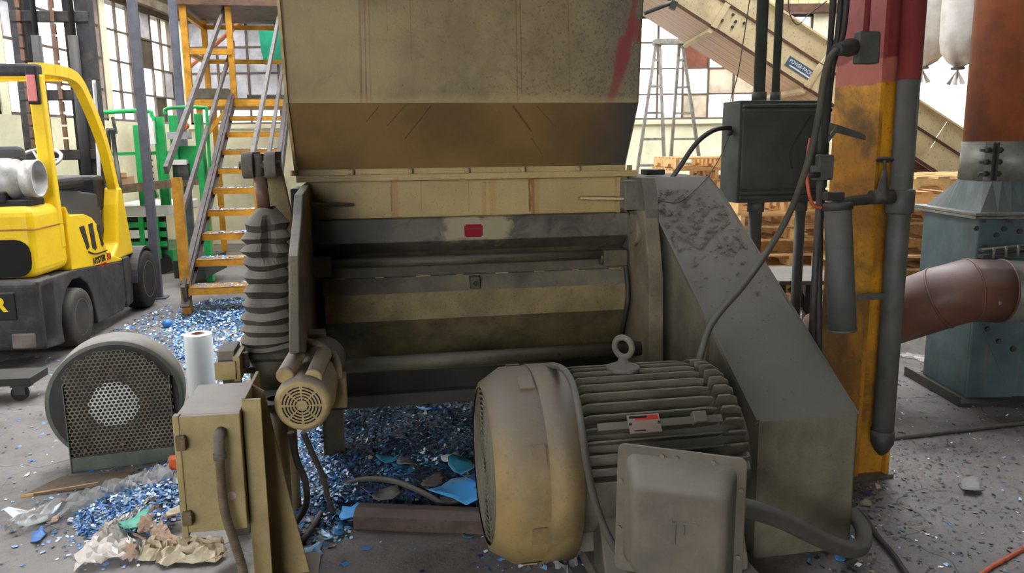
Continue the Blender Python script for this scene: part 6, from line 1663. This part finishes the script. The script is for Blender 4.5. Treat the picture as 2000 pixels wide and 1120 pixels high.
hS = mound('flake_pile', [(352, 605), (400, 585), (600, 578), (620, 640), (480, 650), (370, 632)], .045, M['bed_dark'], 'low heap of blue flakes at the foot of the stairs', res=34, edge=.25)
flakes('plastic_flakes', scatter(stair_a, 4200, hS), Wb, 'dense blue and white flakes at the foot of the stairs', smin=.005, smax=.017)
flakes('plastic_flakes', scatter([(190, 660), (330, 595), (420, 700), (440, 800), (300, 690), (240, 660)], 1500), Wb, 'scattered blue flakes between forklift and film roll', smin=.005, smax=.016)
flakes('plastic_flakes', scatter([(-60, 700), (120, 690), (330, 900), (300, 1120), (-60, 1120)], 240), [.36, .2, .2, .05, .05, .08, .04, .02], 'sparse flakes strewn over the open floor at the left', smin=.004, smax=.013, tilt=.3)
flakes('plastic_flakes', scatter([(40, 1000), (180, 925), (345, 880), (350, 1090), (180, 1120), (60, 1080)], 1300), Wb, 'loose flakes strewn round the crumpled film at the left', tilt=.4)
flakes('plastic_flakes', scatter([(640, 1050), (960, 1050), (1150, 1120), (600, 1120)], 160), [.4, .15, .15, .05, .1, .1, .05, .0], 'few flakes on the floor in front of the timber', tilt=.3, smax=.016)
flakes('plastic_flakes', scatter([(1655, 940), (1730, 850), (2060, 830), (2060, 1130), (1640, 1130)], 1500), Wg, 'grey and pale chips over the dirty floor at the right', smin=.003, smax=.010, tilt=.4)
flakes('plastic_flakes', scatter([(1730, 690), (2060, 690), (2060, 830), (1725, 850)], 500), [.04, .03, .10, .04, .02, .45, .27, .05], 'chips on the floor under the suction duct', smin=.004, smax=.012, tilt=.4)
flakes('plastic_flakes', scatter([(1480, 540), (1620, 540), (1640, 640), (1500, 600)], 900), Wb, 'blue flakes on the floor under the steel bench', smin=.006, smax=.016)
flakes('plastic_flakes', scatter([(1620, 950), (1720, 940), (1720, 1120), (1560, 1120)], 2500), Wg, 'dusty chips round the foot of the belt guard', smin=.003, smax=.012)
flakes('plastic_flakes', scatter([(940, 1040), (1240, 1040), (1300, 1120), (900, 1120)], 900), [.2, .1, .1, .06, .1, .25, .15, .04], 'chips and blue flakes under the drive motor', smin=.003, smax=.014)
P_ = []
for i in range(7):
    n_ = int(rng.integers(110, 170)); a = rng.uniform(ta0 + .02, aw - .05, n_) ; a = ta0 + .02 + (a - ta0) * rng.random(n_) ** .5 if i % 2 else a
    b = rng.uniform(tb(i) + .01, tb(i) + .28, n_)
    for u, v in zip(a, b): P_.append(tuple(SF @ Vector((u, v, tz(i)))))
flakes('tread_flakes', P_, Wb, 'blue flakes lying on the treads', smin=.006, smax=.015, tilt=.4, parent=st)

# ------------------------------------------------------------------ larger scraps, each its own thing
def scrap(name, px, py, size, mat, label, curl=.4, rz=None, z=0.0, asp=.7, tilt=0.0, seed=0, cat='plastic scrap', group='larger plastic scraps on the floor', thick=.003, jag=.36):
    r = random.Random(seed * 13 + int(px)); c = G(px, py, z)
    n = 11; rz = r.uniform(0, 6.28) if rz is None else rz
    out = []
    for i in range(n):
        a = 2 * math.pi * i / n; f = 1 + r.uniform(-jag, jag); out.append((math.cos(a) * f, math.sin(a) * f * asp))
    rings = []
    for t_ in (1.0, .55):
        rings.append([(u * t_, v * t_) for u, v in out])
    def zz(u, v): return curl * (u * u) * .5 + .12 * curl * math.sin(v * 3) + tilt * (u + 1) * .5
    vs = []
    for ring in rings: vs += [(u * size, v * size, zz(u, v) * size) for u, v in ring]
    vs.append((0, 0, zz(0, 0) * size)); m_ = len(vs)
    fs = [(i, (i + 1) % n, n + (i + 1) % n, n + i) for i in range(n)] + [(n + i, n + (i + 1) % n, 2 * n) for i in range(n)]
    vs2 = vs + [(x, y, zc - thick) for x, y, zc in vs]
    fs2 = fs + [tuple(m_ + i for i in f[::-1]) for f in fs] + [(i, m_ + i, m_ + (i + 1) % n, (i + 1) % n) for i in range(n)]
    lo = min(v[2] for v in vs2)
    q = MB(Matrix.Translation((c.x, c.y, z - lo)) @ Matrix.Rotation(rz, 4, 'Z')); q.add(vs2, fs2, 0, True)
    return part(name, q, mat, None, label=label, cat=cat, group=group)
S = [
 (905, 962, .13, 'scrap_blue', 'large torn bright blue plastic sheet beside the fan cover', .5, .9, .08),
 (905, 918, .10, 'flake_teal', 'curled teal plastic strip above the bright blue sheet', .8, .5, .12),
 (878, 896, .05, 'scrap_white', 'upright pale tile on the flake heap beside the fan cover', .2, .7, .12),
 (795, 905, .05, 'flake_grey', 'grey-blue chunk standing in the middle of the heap', .5, .7, .11),
 (790, 922, .06, 'flake_teal', 'dark teal chunk under the grey-blue one on the heap', .5, .8, .09),
 (688, 1003, .07, 'scrap_blue', 'pale blue plastic sheet at the left end of the timber', .2, .7, .03),
 (600, 1085, .08, 'flake_light', 'lilac curved plastic piece beside the box stand', .7, .5, .0),
 (748, 972, .07, 'scrap_grey', 'grey rag-like flap behind the timber', .4, .7, .07),
 (850, 940, .08, 'timber', 'flat brown board scrap on the heap', .1, .5, .09),
 (860, 800, .06, 'scrap_royal', 'royal blue cup fragment under the far edge of the granulator', .8, .8, .05),
 (905, 797, .05, 'scrap_royal', 'small royal blue fragment near the fan cover at the far edge', .8, .8, .05),
 (832, 800, .05, 'scrap_blue', 'blue flap lying behind the heap under the granulator', .5, .6, .05),
 (808, 962, .05, 'flake_navy', 'navy triangular scrap behind the timber', .4, .6, .06),
 (870, 978, .06, 'flake_grey', 'grey angular scrap close behind the timber', .4, .6, .05),
 (760, 900, .05, 'flake_teal', 'teal leaf-shaped scrap at the left of the heap', .6, .5, .10),
 (660, 1040, .05, 'scrap_blue', 'blue shard on the floor left of the timber', .5, .5, .0),
 (640, 1050, .04, 'flake_light', 'light blue shard beside the floor hose', .5, .5, .0),
 (930, 935, .06, 'flake_blue', 'mid blue scrap tucked behind the fan cover', .6, .6, .10),
 (723, 960, .035, 'flake_navy', 'small navy scrap under the floor hose', .5, .6, .08),
 (830, 1018, .02, 'scrap_blue', 'tiny blue scrap on the bare floor in front of the timber', .5, .6, .0),
 (913, 1050, .025, 'flake_teal', 'small teal scrap at the right end of the timber', .5, .6, .0),
 (1900, 955, .085, 'scrap_grey', 'grey-blue plastic scrap lying alone on the right floor', .5, .5, .0),
 (1640, 1093, .03, 'scrap_blue', 'bright blue scrap under the motor conduit', .5, .6, .0),
 (1690, 965, .03, 'flake_navy', 'dark blue scrap beside the column base', .5, .6, .0),
 (1690, 985, .035, 'flake_tan', 'tan chip beside the column base', .4, .6, .0),
 (65, 1020, .11, 'film_roll', 'curled glossy white plastic strip at the left', 1.0, .35, .0),
 (75, 1052, .07, 'flake_blue', 'dark blue strip under the white plastic curl', .4, .4, .0),
 (105, 1020, .03, 'leaf', 'brown shard beside the white plastic curl', .5, .6, .03),
 (290, 1032, .035, 'scrap_white', 'small white scrap among the leaves', .6, .6, .02),
 (255, 1060, .03, 'scrap_white', 'white fragment left of the leaves', .6, .6, .01),
 (53, 930, .025, 'film_roll', 'white chip on the open floor at the left', .3, .4, .0),
]
for i, (px, py, s_, mt, lab, cu, asp, z_) in enumerate(S):
    scrap('plastic_scrap', px, py, s_, M[mt], lab, cu, .3 if i in (0, 25) else None, z_, asp, seed=i)
# blue ball-like lump near the stairs
q = MB(); c = G(327, 640); q.lathe([(0, .01), (.008, .03), (.03, .045), (.055, .038), (.07, .015)], c, (0, .1, 1), 14); part('blue_lump', q, M['flake_blue'], None, label='round blue plastic lump on the floor near the stair foot', cat='plastic lump')
# leaves
def leaf(px, py, size, label, z=0.03, mat='leaf', seed=0, tilt=(0, 0)):
    r = random.Random(seed); c = G(px, py, z)
    out = []
    for i in range(20):
        a = 2 * math.pi * i / 20; lob = 1 + .22 * math.cos(7 * a + .4) + .15 * math.cos(a) + r.uniform(-.16, .16); out.append((math.cos(a) * lob * size, math.sin(a) * lob * size * .55))
    Mx = Matrix.Translation(c) @ Matrix.Rotation(r.uniform(0, 6.28), 4, 'Z') @ Matrix.Rotation(r.uniform(-.6, .6), 4, 'X') @ Matrix.Rotation(r.uniform(-.6, .6), 4, 'Y')
    q = MB(Mx); k = r.uniform(4, 9)
    vs = [(u, v, k * v * v + .25 * k * u * u + .004 * math.sin(u * 200)) for u, v in out] + [(u * .5, v * .5, k * .25 * v * v + .006) for u, v in out] + [(0, 0, 0.004)]
    fs = [(i, (i + 1) % 20, 20 + (i + 1) % 20, 20 + i) for i in range(20)] + [(20 + i, 20 + (i + 1) % 20, 40) for i in range(20)]
    q.add(vs, fs, 0, True)
    t = part('dry_leaf', q, M[mat], None, label=label, cat='leaf', group='dry leaves beside the control box')
    q = MB(Mx); q.cyl((-size * 1.0, 0, .004), (-size * 1.6, 0, .01), .0012, n=5); part('leaf_stem', q, M['leaf'], t)
    return t
LV = [(300, 1000, .045, 'brown leaf at the upper edge of the litter'), (330, 1012, .05, 'curled tan leaf beside the lower box latch'), (285, 1020, .05, 'dark brown leaf near the teal scrap'),
      (310, 1040, .06, 'lobed tan leaf in the middle of the litter'), (270, 1050, .04, 'small brown leaf left of the white paper'), (330, 1055, .05, 'leaf just below the control box corner'),
      (390, 1060, .055, 'pinkish leaf under the control box'), (420, 1065, .05, 'leaf under the conduit below the control box'), (435, 1085, .06, 'long brown leaf right of the white paper'),
      (360, 1050, .045, 'leaf lying between the paper and the box'), (255, 1075, .05, 'brown leaf on the pale film'), (465, 1075, .04, 'small leaf beside the stand channel')]
for i, (px, py, s_, lab) in enumerate(LV): leaf(px, py, s_, lab, seed=i + 3, z=.02 + .015 * (i % 3))
scrap('plastic_scrap', 262, 1028, .06, M['teal_scrap'], 'bright teal plastic scrap among the leaves', .8, 1.0, .03, .7, seed=5)
scrap('paper_scrap', 342, 1003, .045, M['leaf_pale'], 'round cream scrap by the lower edge of the control box', .5, None, .05, .8, seed=8, cat='paper', group='paper scraps')
# crumpled film and paper
def crumple(name, path, widths, amp, mat, label, cat, seed=1, nu=34, nv=12, zb=.0):
    r = random.Random(seed); ph = [r.uniform(0, 6.28) for _ in range(8)]
    P = smooth_path([G(x, y) for x, y in path], 8); m_ = len(P) - 1
    vs = []
    for i in range(nu):
        t_ = i / (nu - 1); f = t_ * m_; k = min(int(f), m_ - 1); p_ = P[k].lerp(P[k + 1], f - k); d = (P[k + 1] - P[k]).normalized(); s_ = Vector((-d.y, d.x, 0))
        wi = t_ * (len(widths) - 1); wk = min(int(wi), len(widths) - 2); w = widths[wk] + (widths[wk + 1] - widths[wk]) * (wi - wk)
        for j in range(nv):
            v = j / (nv - 1) * 2 - 1
            zz = abs(math.sin(v * 4 + ph[0] + 3 * math.sin(t_ * 9 + ph[1]))) * .5 + abs(math.sin(t_ * 23 + ph[2] + v * 3)) * .35 + abs(math.sin(v * 9 + t_ * 31 + ph[3])) * .25
            zz *= amp * (1 - .75 * abs(v) ** 3)
            vs.append(p_ + s_ * (w * v * (1 + .12 * math.sin(t_ * 17 + ph[4]) + .06 * math.sin(t_ * 41))) + Vector((r.uniform(-.006, .006), r.uniform(-.006, .006), zz + .004 + zb)))
    fs = [(i * nv + j, i * nv + j + 1, (i + 1) * nv + j + 1, (i + 1) * nv + j) for i in range(nu - 1) for j in range(nv - 1)]
    q = MB(); q.add(vs, fs, 0, False); return part(name, q, mat, None, label=label, cat=cat)
crumple('plastic_film', [(20, 1045), (100, 1012), (180, 985), (240, 962), (290, 950), (335, 935)], [.03, .06, .07, .06, .12, .10], .07, M['film'], 'long crumpled clear film in front of the blower', 'plastic film', 2)
crumple('plastic_film', [(300, 985), (265, 1015), (225, 1035), (210, 1065), (205, 1110)], [.03, .035, .05, .08, .12], .04, M['film_milky'], 'milky film strip trailing to the bottom edge', 'plastic film', 4)
crumple('crumpled_paper', [(275, 1085), (330, 1080), (390, 1085), (435, 1075)], [.05, .10, .10, .07], .055, M['leaf_pale'], 'crumpled cream paper below the control box', 'paper', 6, nu=22, nv=10)
crumple('plastic_film', [(1758, 697), (1800, 703), (1850, 717), (1895, 735)], [.03, .06, .07, .06], .03, M['film'], 'clear film strip on the floor under the suction duct', 'plastic film', 8, nu=24)
crumple('crumpled_rag', [(1080, 1125), (1105, 1100), (1130, 1110)], [.05, .07, .05], .07, M['scrap_grey'], 'grey rag under the motor foot at the bottom edge', 'rag', 9, nu=18)
crumple('plastic_film', [(1470, 560), (1530, 590), (1560, 600)], [.1, .15, .1], .05, M['scrap_royal'], 'blue plastic sheet on the floor beyond the belt guard', 'plastic film', 12, nu=18)
# thin board with a pale edge
b0_, b1_, b2_, b3_ = G(42, 972), G(240, 948), G(262, 925), G(120, 935)
q = MB(); q.plate([b0_, b1_, b2_, b3_], (0, 0, 1), .010); part('fibreboard', q, M['wood_old'], None, label='thin dusty fibreboard lying in front of the blower', cat='board')
q = MB(); q.bar(b0_ + Vector((.0, -.004, .006)), b1_ + Vector((-.12, .010, .006)), .008, .012); part('batten', q, M['wood'], None, label='pale wooden batten along the front of the fibreboard', cat='batten')
# timber
t0_, t1_ = G(690, 1036), G(946, 1047)
q = MB(Matrix.Translation(t0_) @ Matrix.Rotation(math.atan2(t1_.y - t0_.y, t1_.x - t0_.x), 4, 'Z')); L_ = (t1_ - t0_).length
q.prism([(0, 0), (.10, 0), (.10, .075), (.035, .085), (0, .060)], 'x', 0, L_); part('timber', q, M['timber'], None, .006, label='dark grimy timber bar on the floor beside the fan cover', cat='timber')
# cords on the right floor
q = MB(); q.tube([G(1880, 1150, .008), G(1930, 1112, .008), G(1965, 1092, .008), G(2030, 1055, .008)], .008, 8); part('extension_cord', q, M['copper'], None, label='orange extension cord at the lower right corner', cat='cord')
q = MB(); q.tube([G(1640, 1000, .012), G(1668, 995, .012), G(1690, 1015, .012), G(1715, 1050, .012), G(1745, 1085, .012), G(1775, 1130, .012)], .011, 8); part('black_hose', q, M['cable_black'], None, label='black hose curving over the dirt from the belt guard foot', cat='hose')
q = MB(); q.tube([G(1722, 858, .012), G(1800, 850, .012), G(1900, 838, .012), G(2040, 822, .012)], .012, 8); part('floor_conduit', q, M['pipe_grey'], None, label='thin grey conduit on the floor from the column to the fan', cat='conduit')
